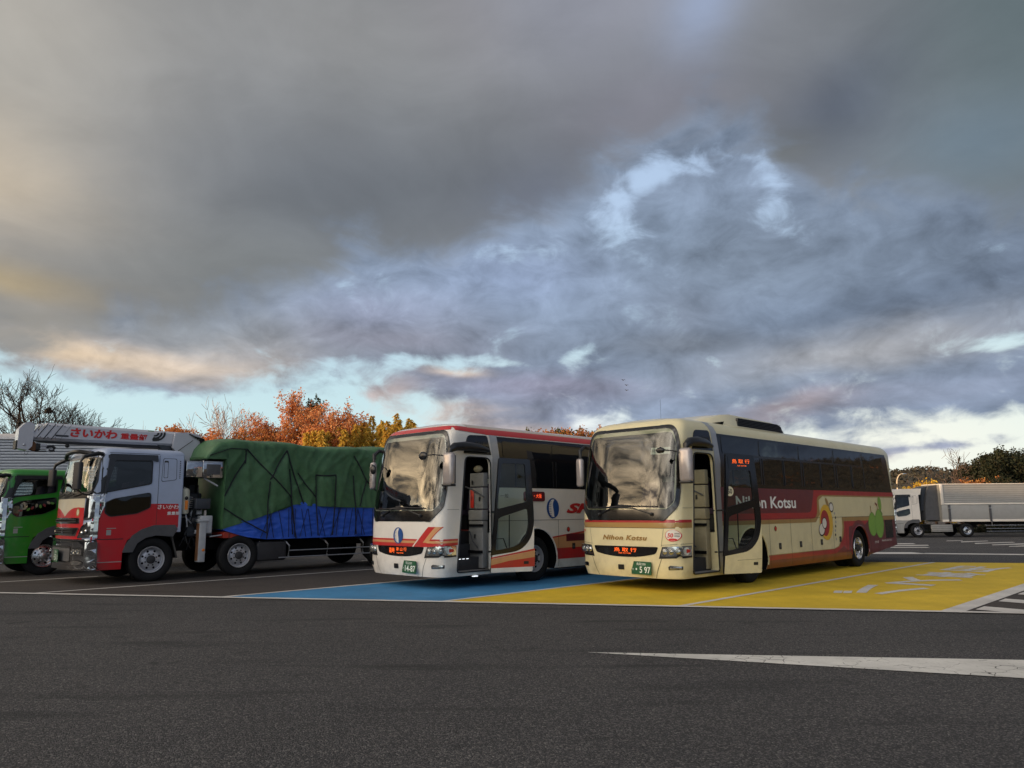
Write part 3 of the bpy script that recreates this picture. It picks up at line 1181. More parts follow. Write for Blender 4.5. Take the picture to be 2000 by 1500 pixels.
def number_plate(S, root, y0, z0, y1, z1, small, big, hira, off=.05):
    m = MB()
    def f(y, z, o):
        c = S.front_pt((y0 + y1) / 2, z0)
        a = (y - (y0 + y1) / 2)
        return Vector((c.x - off + a * .10 - o, y, z))
    poly = rrect(min(y0, y1), z0, max(y0, y1), z1, .012)
    slab(m, poly, f, -.012, 0, 'plate_green')
    w, h = y1 - y0, z1 - z0
    lettering(m, small, y0 + w * .27, z0 + h * .70, y0 + w * .73, z0 + h * .92, f, .002, 'plate_white')
    lettering(m, big, y0 + w * .22, z0 + h * .12, y0 + w * .96, z0 + h * .62, f, .002, 'plate_white', .015)
    lettering(m, hira, y0 + w * .04, z0 + h * .30, y0 + w * .13, z0 + h * .46, f, .002, 'plate_white')
    m.build('number_plate', root)


def bus_mirrors(S, root, extra):
    m = MB()
    m.tube([(1.20, -1.27, 2.89), (.80, -1.36, 2.93), (.35, -1.43, 2.93), (.05, -1.46, 2.90), (-.08, -1.46, 2.83), (-.10, -1.45, 2.74)], [.045, .085, .10, .09, .07, .04], 'black_trim', 10)
    m.build('mirror_arm', root)
    m = MB()
    M = Matrix.Rotation(R(10), 4, 'Z')
    m.box((-.10, -1.45, 2.44), (.16, .27, .68), 'mirror_shell', M, .075)
    m.box((-.02, -1.435, 2.43), (.02, .22, .58), 'black_trim', M, .01)
    m.box((-.10, -1.445, 2.11), (.17, .25, .05), 'black_trim', M, .02)
    m.build('mirror', root)
    m = MB()
    m.tube([(.32, 1.18, 2.92), (.14, 1.28, 2.98), (.02, 1.31, 2.88), (.0, 1.30, 2.70)], [.03, .045, .05, .03], 'black_trim', 8)
    m.build('mirror_arm', root)
    m = MB()
    m.box((-.02, 1.29, 2.40), (.13, .20, .62), 'mirror_shell', Matrix.Rotation(R(-18), 4, 'Z'), .06)
    m.build('mirror', root)
    for q in extra:
        m = MB()
        m.tube(q[0], .012, 'black_trim', 6)
        m.ball(q[1], q[2], 'black_trim')
        m.build('round_mirror', root)


def door_leaf(S, root, cfg):
    A, B = Vector((1.03, -1.245 - .24)), Vector((1.93, -1.245 - .54))
    d = (B - A).normalized()
    nrm = Vector((d.y, -d.x))
    def f(u, z, o):
        bow = .05 * (1 - ((z - 1.5) / 1.3) ** 2)
        p = A + d * u + nrm * (o + bow)
        return Vector((p.x, p.y, z))
    out = roundpoly([(.0, .31), (1.0, .30), (1.03, .9), (1.02, 1.6), (.96, 2.70), (.20, 2.72)], [.02, .03, .2, .2, .05, .05])
    blk = roundpoly([(.0, .66), (.70, .74), (.95, .98), (1.03, 1.30), (1.02, 1.6), (.96, 2.70), (.20, 2.72)], [0, .2, .2, .1, .1, .05, .05])
    up = roundpoly([(.13, 1.62), (.86, 1.78), (.83, cfg['utop']), (.26, cfg['utop'])], .05)
    lw = roundpoly([(.10, .76), (.62, .84), (.84, 1.05), (.90, 1.3), (.88, 1.64), (.16, 1.44)], [.05, .15, .15, .1, .08, .08])
    m = MB()
    lay = [(out, cfg['base'])] + cfg['stripes'] + [(blk, 'band_black'), (up, None), (lw, None)]
    skin(m, lay, f, .022, (.25, .2))
    skin(m, [(out, 'grey_plastic'), (blk, 'black_trim'), (up, None), (lw, None)], f, -.022, (.25, .2))
    for poly in (out, up, lw):
        n = len(poly)
        vs = [f(p[0], p[1], -.022) for p in poly] + [f(p[0], p[1], .022) for p in poly]
        m.add(vs, [(i, (i + 1) % n, (i + 1) % n + n, i + n) for i in range(n)], 'black_trim')
    skin(m, [(rrect(.78, .46, .90, .52, .01), 'text_black')], f, .025)
    dr = m.build('door', root)
    for poly in (up, lw):
        m = MB()
        skin(m, [(poly, 'door_glass')], f, 0, (.3, .25))
        m.build('pane', dr)
    m = MB()
    m.tube([f(.12, .74, -.07), f(.12, 1.0, -.07), f(.34, 1.0, -.09), f(.42, .78, -.07)], .013, 'black_trim', 6)
    m.tube([f(.46, .80, -.05), f(.46, 1.5, -.05)], .013, 'black_trim', 6)
    m.build('grab_rail', dr)
    if cfg.get('led'):
        m = MB()
        skin(m, [(rrect(.24, 2.42, .88, 2.66, .02), 'band_black')], f, .028)
        for t in cfg['led']:
            lettering(m, *t[:5], f, .033, 'orange_led', .0)
        m.build('led_sign', dr)
    if cfg.get('sticker'):
        m = MB()
        skin(m, [(ellipse(.24, 1.95, .10, .10), 'pale_cream')], f, .005)
        lettering(m, '50', .18, 1.90, .30, 2.0, f, .009, 'text_black', .02)
        m.build('sticker', dr)
    if cfg.get('words'):
        m = MB()
        t = cfg['words']
        lettering(m, *t, f, .006, 'text_black')
        m.build('window_lettering', dr)
    for z in (1.56, .72):
        m = MB()
        m.tube([(1.30, -1.16, z), (1.36, -1.36, z + .01), f(.10, z, -.02)], .018, 'black_trim', 6)
        m.build('door_arm', root)


def bus_interior(S, root, tone, lights=False, cy=-.80, cw=.66):
    m = MB()
    # entrance well and its steps rising towards the gangway
    for k, (y0, z0, z1) in enumerate(((-.92, .335, .62), (-.64, .60, .88), (-.40, .86, 1.14))):
        m.box((.80, (y0 + .05) / 2 - .1, (z0 + z1) / 2), (.98, abs(y0 + .05) + .2, z1 - z0), 'dark_grey', bev=.01)
    m.box((.80, -1.08, .350), (.94, .30, .02), 'step_grey')
    m.build('entrance_steps', root)
    if lights:
        for y0, z in ((-1.01, .595), (-.73, .855), (-.49, 1.115)):
            for k in range(4):
                m = MB()
                m.box((.42 + .11 * k, y0 - .075, z), (.06, .012, .012), 'step_light')
                m.build('step_lamp', root)
        m = MB()
        m.box((.86, -1.20, .235), (.13, .05, .015), 'step_light')
        m.build('step_lamp', root)
        m = MB()
        m.box((.72, -.99, .50), (.35, .01, .10), 'notice_yellow')
        m.build('notice_plate', root)
        m = MB()
        m.box((.50, -.735, .93), (.06, .02, .05), 'red_led')
        m.build('marker_lamp', root)
    # cabinets on the rear wall of the well
    m = MB()
    x = 1.17
    m.box((x, cy + .02, .88), (.16, cw, 1.0), tone, bev=.02)
    m.box((x - .02, cy, 1.50), (.18, cw, .22), tone, bev=.02)
    m.box((x - .01, cy, 1.86), (.16, cw, .46), tone, bev=.02)
    m.box((x, cy, 2.26), (.14, cw, .30), tone, bev=.02)
    m.box((x - .10, cy, 1.28), (.06, cw, .05), 'matt_black')
    m.box((x - .10, cy, .72), (.06, cw * .9, .06), 'matt_black')
    for y, z in ((.1, 1.86), (-.13, 1.84), (.1, 2.2), (.02, 1.05)):
        m.box((x - .105, cy + y, z), (.02, .03, .09), 'text_black')
    m.tube([(x - .11, cy + .18, 1.15), (x - .13, cy + .06, .95), (x - .12, cy - .08, .82)], .014, 'grey_plastic', 6)
    m.tube([(x - .12, cy + .3, 2.12), (x - .14, cy, 2.02), (x - .13, cy - .3, 1.88)], .016, 'grey_plastic', 6)
    if lights:
        m.box((x - .105, cy + .10, 1.85), (.02, .11, .40), 'lamp_red', bev=.008)
        m.ball((x - .02, cy, 2.50), (.08, .12, .08), 'panel_tan')
    m.build('cabinet', root)
    m = MB()
    # dashboard and driver's place on the far side
    m.box((.36, .25, 1.34), (.42, 1.6, .40), 'dash', bev=.06)
    m.box((.50, .62, 1.53), (.30, .56, .14), 'dash', bev=.05)
    m.build('dashboard', root)
    m = MB()
    m.lathe([(.235, -.018), (.255, 0), (.235, .018), (.215, 0), (.235, -.018)], (.78, .62, 1.70), 'black_trim', 'X', 28)
    m.tube([(.78, .40, 1.70), (.78, .84, 1.70)], .016, 'black_trim', 6)
    m.build('steering_wheel', root)
    for x, y in [(1.35, .62)] + [(2.6 + .85 * k, y) for k in range(9) for y in (-.95, -.5, .5, .95)]:
        m = MB()
        zf = 1.13 if x > 2 else .95
        m.box((x, y, zf + .42), (.46, .42, .14), 'seat_cloth', bev=.04)
        m.box((x + .26, y, zf + .78), (.13, .42, .72), 'seat_cloth', Matrix.Rotation(R(12), 4, 'Y'), .05)
        m.box((x + .34, y, zf + 1.16), (.11, .30, .18), 'curtain' if x > 2 else 'seat_cloth', Matrix.Rotation(R(12), 4, 'Y'), .04)
        m.box((x, y, zf + .18), (.3, .3, .36), 'dark_grey')
        m.build('driver_seat' if x < 2 else 'seat', root)


def make_bus(root, cfg):
    S = Shell()
    S.zr = 3.15
    bus_body(S, root, cfg['base'], cfg['side'], cfg['front'], cfg)
    bus_glass(S, root, cfg)
    headlamps(S, root)
    number_plate(S, root, *cfg['plate'])
    bus_mirrors(S, root, cfg['round_mirrors'])
    door_leaf(S, root, cfg['leaf'])
    bus_interior(S, root, cfg['tone'], cfg.get('lights'), *cfg.get('cabinet', (-.80, .66)))
    m = MB()
    led = roundpoly([(-.80, .865), (.80, .865), (.74, .73), (.40, .665), (0, .65), (-.40, .665), (-.74, .73)], [.04, .04, .05, .2, .2, .2, .05])
    skin(m, [(led, 'band_black')], S.front, .006, FG)
    for t in cfg['led']:
        lettering(m, *t, S.front, .012, 'orange_led', .0)
    m.build('led_sign', root)
    m = MB()
    skin(m, [(rrect(.02, .40, .17, .50, .015), 'black_trim')], S.front, .006, FG)
    m.build('tow_cover', root)
    for x in (2.74, 8.86):
        for sg in (-1, 1):
            wheel(root, x, sg * 1.06, .505, sg, .28, 'alloy' if x > 5 else cfg.get('rim', 'steel'))
    for x, y in ((8.86, -.74), (8.86, .74)):
        wheel(root, x, y, .505, -1, .26, 'steel')
    m = MB()
    skin(m, [(ellipse(3.88, 1.14, .045, .045, 16), 'lamp_red')], S.side, .014)
    skin(m, [(ellipse(3.88, 1.14, .06, .06, 16), 'black_trim')], S.side, .010)
    m.build('marker_lamp', root)
    for x, z in ((4.07, .74), (5.16, .745), (6.36, .755), (7.54, .79)):
        m = MB()
        slab(m, rrect(x - .055, z - .07, x + .055, z + .07, .012), S.side, .003, .012, 'text_black')
        skin(m, [(rrect(x - .035, z - .03, x + .035, z + .02, .008), 'grey_plastic')], S.side, .015)
        m.build('locker_handle', root)
    for sg in (-1, 1):
        m = MB()
        for z, mt in ((.95, 'lamp_red'), (.75, 'lamp_orange')):
            m.box((11.93, sg * 1.0, z), (.06, .2, .16), mt, bev=.02)
        m.build('tail_lamp', root)
    m = MB()
    m.box((11.97, 0, 2.5), (.05, 1.9, .95), 'side_glass', bev=.02)
    m.build('rear_window', root)
    return S


def glyph_swirl(mb, f, cx, cy, rx, ry, off=.007):
    """blue oval with a white crescent and comb lines"""
    skin(mb, [(ellipse(cx, cy, rx, ry, 36), 'logo_blue')], f, off)
    cres = []
    for i in range(13):
        a = R(100 + 160 * i / 12)
        cres.append((cx + rx * .05 + rx * .74 * math.cos(a), cy + ry * .88 * math.sin(a)))
    for i in range(13):
        a = R(260 - 160 * i / 12)
        cres.append((cx + rx * .28 + rx * .26 * math.cos(a) * (1 + .3 * math.sin(3 * a)), cy + ry * .88 * math.sin(a)))
    skin(mb, [(cres, 'off_white')], f, off + .003)
    for k in range(9):
        z = cy - ry * .68 + ry * 1.36 * k / 8
        w = rx * math.sqrt(max(.05, 1 - ((z - cy) / ry) ** 2))
        skin(mb, [([(cx - w * .95, z - ry * .022), (cx - w * .30, z - ry * .022), (cx - w * .30, z + ry * .022), (cx - w * .95, z + ry * .022)], 'logo_blue')], f, off + .006)


# ---- the cream and maroon coach
sv = lambda x, z0, z1: (line((x, z0), (x, z1), .010), 'line_black')
pillar = lambda: ([(1.30, .30), (1.50, .30), (1.52, 2.0), (1.60, 2.6), (1.52, 3.2), (1.44, 3.42), (1.20, 3.42), (1.28, 3.2), (1.36, 2.75), (1.33, 2.0)], 'pillar_silver')
glassband = lambda m: [([(1.55, 2.05), (11.70, 2.05), (11.52, 3.0), (11.40, 3.18), (1.50, 3.18), (1.60, 2.6)], 'band_black')]
side1 = [
    ([(-.12, 1.335), (.33, 1.335), (.33, 1.392), (-.12, 1.392)], 'red'), ([(-.12, 1.235), (.33, 1.235), (.33, 1.335), (-.12, 1.335)], 'gold'),
    (line((-.03, .925), (.33, .93), .006), 'line_black'), (line((.05, 1.62), (.36, 1.62), .006), 'line_black'),
    ([(1.4, 1.25), (6.10, 1.25), (6.36, 1.45), (6.36, 1.80), (6.6, 1.90), (11.82, 1.90), (11.82, 2.06), (1.4, 2.06)], 'gold'),
    (roundpoly([(1.4, 1.34), (6.08, 1.34), (6.24, 1.5), (6.24, 1.86), (6.5, 1.935), (11.82, 1.935), (11.82, 2.06), (1.4, 2.06)], [0, .2, .2, .2, .1, 0, 0, 0]), 'red'),
    (roundpoly([(1.4, 1.49), (5.86, 1.49), (5.98, 1.75), (6.12, 2.06), (1.4, 2.06)], [0, .2, .3, 0, 0]), 'maroon'),
    ([(3.3, .56), (7.1, .565), (7.4, .62), (7.66, .85), (7.74, 1.10), (7.74, 1.365), (11.85, 1.365), (11.85, .262), (3.3, .262)], 'gold'),
    ([(3.3, .545), (7.1, .55), (7.42, .60), (7.74, .85), (7.84, 1.10), (7.84, 1.25), (11.85, 1.25), (11.85, .262), (3.3, .262)], 'red'),
    ([(3.3, .44), (7.2, .44), (7.75, .62), (7.95, .50), (11.9, .50), (11.9, .262), (3.3, .262)], 'brick_red'),
    (roundpoly([(8.06, .30), (11.86, .30), (11.86, 1.25), (9.6, 1.25), (9.3, 1.12), (8.14, 1.12)], [.05, 0, 0, .1, .2, .12]), 'maroon'),
    ([(a, max(.262, b)) for a, b in ellipse(8.86, .52, .75, .75, 40)], 'brick_red'),
    ([(8.15, .262), (8.15, .9), (8.7, 1.2), (9.5, 1.1), (9.7, .262)], 'maroon'),
    (rrect(10.86, .72, 11.50, 1.24, .02), 'band_black'),
    (line((1.5, 1.362), (11.8, 1.362), .008), 'line_black'),
    sv(3.58, .3, 1.36), sv(4.66, .3, 1.36), sv(5.80, .3, 1.36), sv(7.12, .3, 1.36), sv(7.95, .3, 1.36), sv(9.66, .3, 1.36),
    pillar(),
] + glassband(0)
front1 = [
    ([(-1.222, 1.335), (1.222, 1.335), (1.222, 1.392), (-1.222, 1.392)], 'red'),
    ([(-1.222, 1.235), (1.222, 1.235), (1.222, 1.335), (-1.222, 1.335)], 'gold'),
    (line((-1.222, 1.23), (1.222, 1.23), .008), 'line_black'),
    (line((-.86, .64), (-.70, .26), .009), 'line_black'), (line((.86, .64), (.70, .26), .009), 'line_black'),
    (line((-.86, .88), (-.92, 1.22), .006), 'line_black'), (line((.86, .88), (.92, 1.22), .006), 'line_black'),
    (line((-.86, .90), (-1.23, .93), .006), 'line_black'), (line((.86, .90), (1.23, .93), .006), 'line_black'),
]
pear = lambda cx, cy, rx, ry: [(cx + rx * math.cos(a) * (1 - .28 * max(0, math.sin(a)) ** 2), cy + ry * math.sin(a)) for a in (2 * math.pi * i / 32 for i in range(32))]
bus1 = dict(
    base='cream', side=side1, front=front1, arch='brick_red', tone='panel_tan', rim='steel',
    extra_side=[
        (ellipse(6.72, 1.24, .40, .45, 36), 'sun_yellow'), (ellipse(6.64, 1.22, .27, .33, 32), 'red'),
        (ellipse(6.42, 1.06, .19, .16, 20, 20), 'text_black'), (ellipse(6.42, 1.07, .165, .135, 20, 20), 'off_white'),
        (ellipse(6.60, 1.22, .15, .15, 20), 'text_black'), (ellipse(6.60, 1.22, .125, .125, 20), 'off_white'),
        (ellipse(7.10, 1.62, .14, .13, 20), 'text_black'), (ellipse(7.10, 1.62, .11, .10, 20), 'off_white'),
        (ellipse(6.86, 1.75, .13, .06, 20, 130), 'gold'),
    ] + [(ellipse(7.28 + .04 * math.sin(k), 1.46 - .11 * k, .035, .035, 12), 'text_black' if k % 2 else 'pillar_silver') for k in range(7)] + [
        (pear(9.90, 1.14, .33, .34), 'pear_dark'), (pear(9.90, 1.14, .31, .32), 'pear_green'),
        (pear(10.42, 1.15, .35, .42), 'pear_dark'), (pear(10.42, 1.15, .33, .40), 'pear_green'),
        (line((9.86, 1.46), (9.83, 1.66), .035), 'text_gold'), (line((10.38, 1.54), (10.36, 1.72), .035), 'text_gold'),
        (line((10.36, 1.66), (10.22, 1.74), .05), 'brick_red'),
        (ellipse(10.58, 1.72, .13, .20, 20, 10), 'pear_dark'), (ellipse(10.58, 1.72, .115, .185, 20, 10), 'pear_green'),
        (line((10.55, 1.56), (10.72, 1.40), .05), 'pear_dark'),
    ],
    extra_front=[(ellipse(-1.085, 1.09, .135, .115, 30), 'text_red'), (ellipse(-1.085, 1.095, .125, .105, 30), 'off_white'),
                 (ellipse(-1.085, 1.015, .075, .022, 16), 'text_red')] + [(line((-1.115, 1.13 - .03 * k), (-1.195, 1.13 - .03 * k), .010), 'text_black') for k in range(3)],
)
bus1['side_texts'] = None
texts1 = dict(
    side_t=[('Nihon Kotsu', 2.12, 1.60, 5.02, 1.87, 'text_white', .02, 0, 1.0), ('TOTTORI    HINOMARU  TRAFFIC', 9.9, .56, 11.3, .62, 'text_white')],
    front_t=[('Nihon Kotsu', .545, .985, -.56, 1.085, 'text_gold', .03, .25, 1.1), ('50', -.99, 1.05, -1.10, 1.135, 'text_red', .03, .2),
             ('474', 1.19, 1.14, 1.07, 1.19, 'text_red', .02)],
)
bus1['texts'] = texts1


def merge(cfg):
    cfg['side_polys'] = cfg['side']
    return cfg


def bus_cfg(c, side_t, front_t):
    c = dict(c)
    c['T'] = dict(side=side_t, front=front_t)
    return c


# bus_body reads its lettering from the same dictionary
_old_bus_body = bus_body


def bus_body(S, root, base, a, b, cfg):
    t = dict(cfg['T'])
    t['arch'] = cfg.get('arch', base)
    t['extra_side'] = cfg.get('extra_side', [])
    t['extra_front'] = cfg.get('extra_front', [])
    o = _old_bus_body(S, root, base, a, b, t)
    return o


bus1 = bus_cfg(bus1, texts1['side_t'][:1] + [('日本交通', 9.95, .60, 10.24, .67, 'text_white'), ('NIHON KOTSU', 10.5, .635, 11.3, .685, 'text_white')], texts1['front_t'])
bus1.update(
    plate=(-.15, .325, -.66, .575, '鳥取200', '・5 97', 'か'),
    led=[('鳥 取 行', .26, .755, -.30, .835), ('FOR TOTTORI', .14, .715, -.16, .738)],
    leaf=dict(base='cream', utop=2.38, stripes=[(line((0.35, .57), (1.0, .58), .006), 'line_black')], sticker=True,
              led=[('鳥 取 行', .34, 2.52, .82, 2.61), ('FOR TOTTORI', .48, 2.46, .72, 2.485)]),
    screen=[((-.99, 2.70, -.56, 2.84), 'notice', '鳥取 - 大阪なんば', (-.58, 2.735, -.97, 2.805))],
    round_mirrors=[([(-.10, -1.42, 2.66), (-.28, -1.28, 2.72), (-.42, -1.12, 2.74)], (-.44, -1.10, 2.73), (.05, .10, .06))],
)
loc, rz = frame_of(3.2968, 14.8595, BH)
b1 = thing('coach', 'cream and maroon coach with green pears on its flank, door open, on the yellow bay', 'coach', loc, rz, 'coaches in the coloured bays')
S1 = make_bus(b1, bus1)
# roof unit
m = MB()
def acp(x, w, z):
    return [(x, -w, z), (x, w, z)]
prof = [(1.55, 3.46, .02), (2.05, 3.60, .5), (2.45, 3.72, .9), (2.8, 3.755, 1), (4.9, 3.72, 1), (5.35, 3.64, .95), (5.55, 3.47, .8)]
vs, fs = [], []
for x, z, k in prof:
    w = .55 + .37 * k
    for y, q in ((-w - .05, 0), (-w, .55), (-w + .10, .95), (-.3, 1), (.3, 1), (w - .10, .95), (w, .55), (w + .05, 0)):
        vs.append((x, y, 3.36 + (z - 3.36) * q))
for i in range(len(prof) - 1):
    for j in range(7):
        fs.append((i * 8 + j, i * 8 + j + 1, (i + 1) * 8 + j + 1, (i + 1) * 8 + j))
fs.append(tuple(range(8)))
fs.append(tuple(len(vs) - 8 + j for j in range(8)))
m.add(vs, fs, 'pale_cream')
ac = m.build('roof_air_unit', b1)
for sg in (-1, 1):
    m = MB()
    m.prism([(2.95, 3.47), (5.25, 3.46), (5.15, 3.60), (4.95, 3.655), (2.98, 3.66)], sg * .90, sg * .945, 'black_trim')
    for k in range(5):
        m.box((4.05, sg * .95, 3.49 + .035 * k), (2.1, .012, .010), 'matt_black')
    m.build('grille', ac)
m = MB()
m.prism([(1.75, 3.44), (2.3, 3.44), (2.38, 3.53)], -.93, -.55, 'matt_black')
m.build('intake', ac)
m = MB()
m.box((.55, .1, 3.455), (.12, .22, .03), 'maroon', bev=.01)
m.build('roof_lamp', b1)
m = MB()
m.tube([(.9, -.25, 3.45), (.9, -.25, 3.95)], .003, 'black_trim', 4)
m.build('antenna', b1)

# ---- the white and red coach
side2 = [
    ([(-.10, .865), (.33, .90), (.33, .95), (-.10, .935)], 'bus_red'), ([(-.10, .935), (.33, .95), (.33, 1.0), (-.10, 1.0)], 'apricot'), ([(-.10, .985), (.33, .99), (.33, 1.025), (-.10, 1.02)], 'bus_red'),
    (line((.05, 1.62), (.36, 1.62), .006), 'line_black'),
    ([(1.2, 3.24), (11.8, 3.24), (11.8, 3.37), (1.2, 3.37)], 'bus_red'),
    ([(.33, 3.29), (1.25, 3.24), (1.25, 3.37), (.33, 3.39)], 'bus_red'),
    ([(.7, 3.37), (11.8, 3.37), (11.8, 3.455), (.7, 3.455)], 'beige'),
    ([(3.3, .98), (4.6, 1.10), (11.85, 1.35), (11.85, .46), (3.3, .46)], 'bus_red'),
    ([(3.3, .95), (4.6, 1.06), (11.85, 1.30), (11.85, .74), (3.3, .71)], 'apricot'),
    (line((1.5, 1.37), (11.8, 1.37), .009), 'line_black'),
    sv(3.52, .3, 1.37), sv(4.66, .3, 1.37), sv(5.80, .3, 1.37), sv(7.12, .3, 1.37), sv(7.95, .3, 1.37),
    (rrect(3.80, .86, 4.6, 1.03, .01), 'maroon'),
    ([(1.30, .30), (1.50, .30), (1.52, 2.0), (1.60, 2.6), (1.52, 3.2), (1.44, 3.45), (1.20, 3.45), (1.28, 3.2), (1.36, 2.75), (1.33, 2.0)], 'pillar_silver'),
    ([(1.55, 2.10), (11.70, 2.10), (11.52, 3.0), (11.40, 3.22), (1.50, 3.22), (1.60, 2.6)], 'band_black'),
]
front2 = [
    ([(-1.222, .92), (1.222, .92), (1.222, 1.0), (-1.222, 1.0)], 'apricot'),
    ([(-1.222, .985), (1.222, .985), (1.222, 1.02), (-1.222, 1.02)], 'bus_red'),
    ([(-1.222, .865), (1.222, .865), (1.222, .935), (-1.222, .935)], 'bus_red'),
    ([(-.44, .865), (-.62, .865), (-1.10, 1.27), (-.86, 1.27)], 'off_white'),
    ([(-.48, .865), (-.90, .865), (-1.222, .90), (-1.222, .935), (-.86, .94), (-1.07, 1.27), (-.90, 1.27)], 'bus_red'),
    ([(-.76, .95), (-.92, .95), (-1.195, 1.27), (-1.07, 1.27)], 'apricot'),
    (line((-.94, .99), (-1.20, 1.27), .016), 'bus_red'),
    ([(-1.07, 3.30), (1.07, 3.30), (1.03, 3.39), (-1.03, 3.39)], 'bus_red'),
    (line((-.86, .64), (-.70, .26), .009), 'line_black'), (line((.86, .64), (.70, .26), .009), 'line_black'),
]
bus2 = bus_cfg(dict(base='off_white', side=side2, front=front2, tone='panel_grey', cabinet=(-.99, .44), lights=True, rim='steel'),
               [('SHINKI', 3.82, 1.52, 6.5, 1.76, 'bus_red', .05, .35, 1.0)], [])
bus2.update(
    plate=(-.10, .325, -.62, .575, '岡山200', '14-87', 'か'),
    led=[('臨時', .33, .72, .15, .83), ('津 山 行', .10, .765, -.26, .84), ('TSUYAMA', .08, .71, -.16, .735)],
    leaf=dict(base='off_white', utop=2.60, words=('一般', .22, 1.86, .42, 1.95),
              stripes=[([(0, .56), (1.05, .70), (1.05, .40), (0, .40)], 'bus_red'), ([(0, .545), (1.05, .675), (1.05, .60), (0, .50)], 'apricot'),
                       ([(0, .62), (1.05, .78), (1.05, .74), (0, .59)], 'bus_red'), ([(0, .585), (1.05, .74), (1.05, .66), (0, .46)], 'apricot')]),
    round_mirrors=[([(-.10, -1.42, 2.70), (-.30, -1.26, 2.73), (-.42, -1.10, 2.72)], (-.45, -1.04, 2.71), (.05, .13, .085)),
                   ([(.0, 1.28, 2.66), (-.16, 1.16, 2.64), (-.22, 1.02, 2.58)], (-.24, .98, 2.52), (.05, .09, .105))],
)
loc, rz = frame_of(-1.375, 15.61, R(44.1))
b2 = thing('coach', 'white coach with red and orange stripes, door open, on the blue bay', 'coach', loc, rz, 'coaches in the coloured bays')
S2 = make_bus(b2, bus2)
m = MB()
glyph_swirl(m, S2.front, .03, 1.085, -.165, .17, .014)
m.build('emblem', b2)
m = MB()
glyph_swirl(m, S2.side, 3.33, 1.64, .22, .235, .012)
m.build('emblem', b2)
m = MB()
slab(m, rrect(2.33, 1.80, 3.04, 2.02, .05), S2.side, .006, .024, 'maroon')
lettering(m, '三宮・大阪', 2.42, 1.87, 2.92, 1.97, S2.side, .030, 'red_led', 0)
m.build('led_sign', b2)

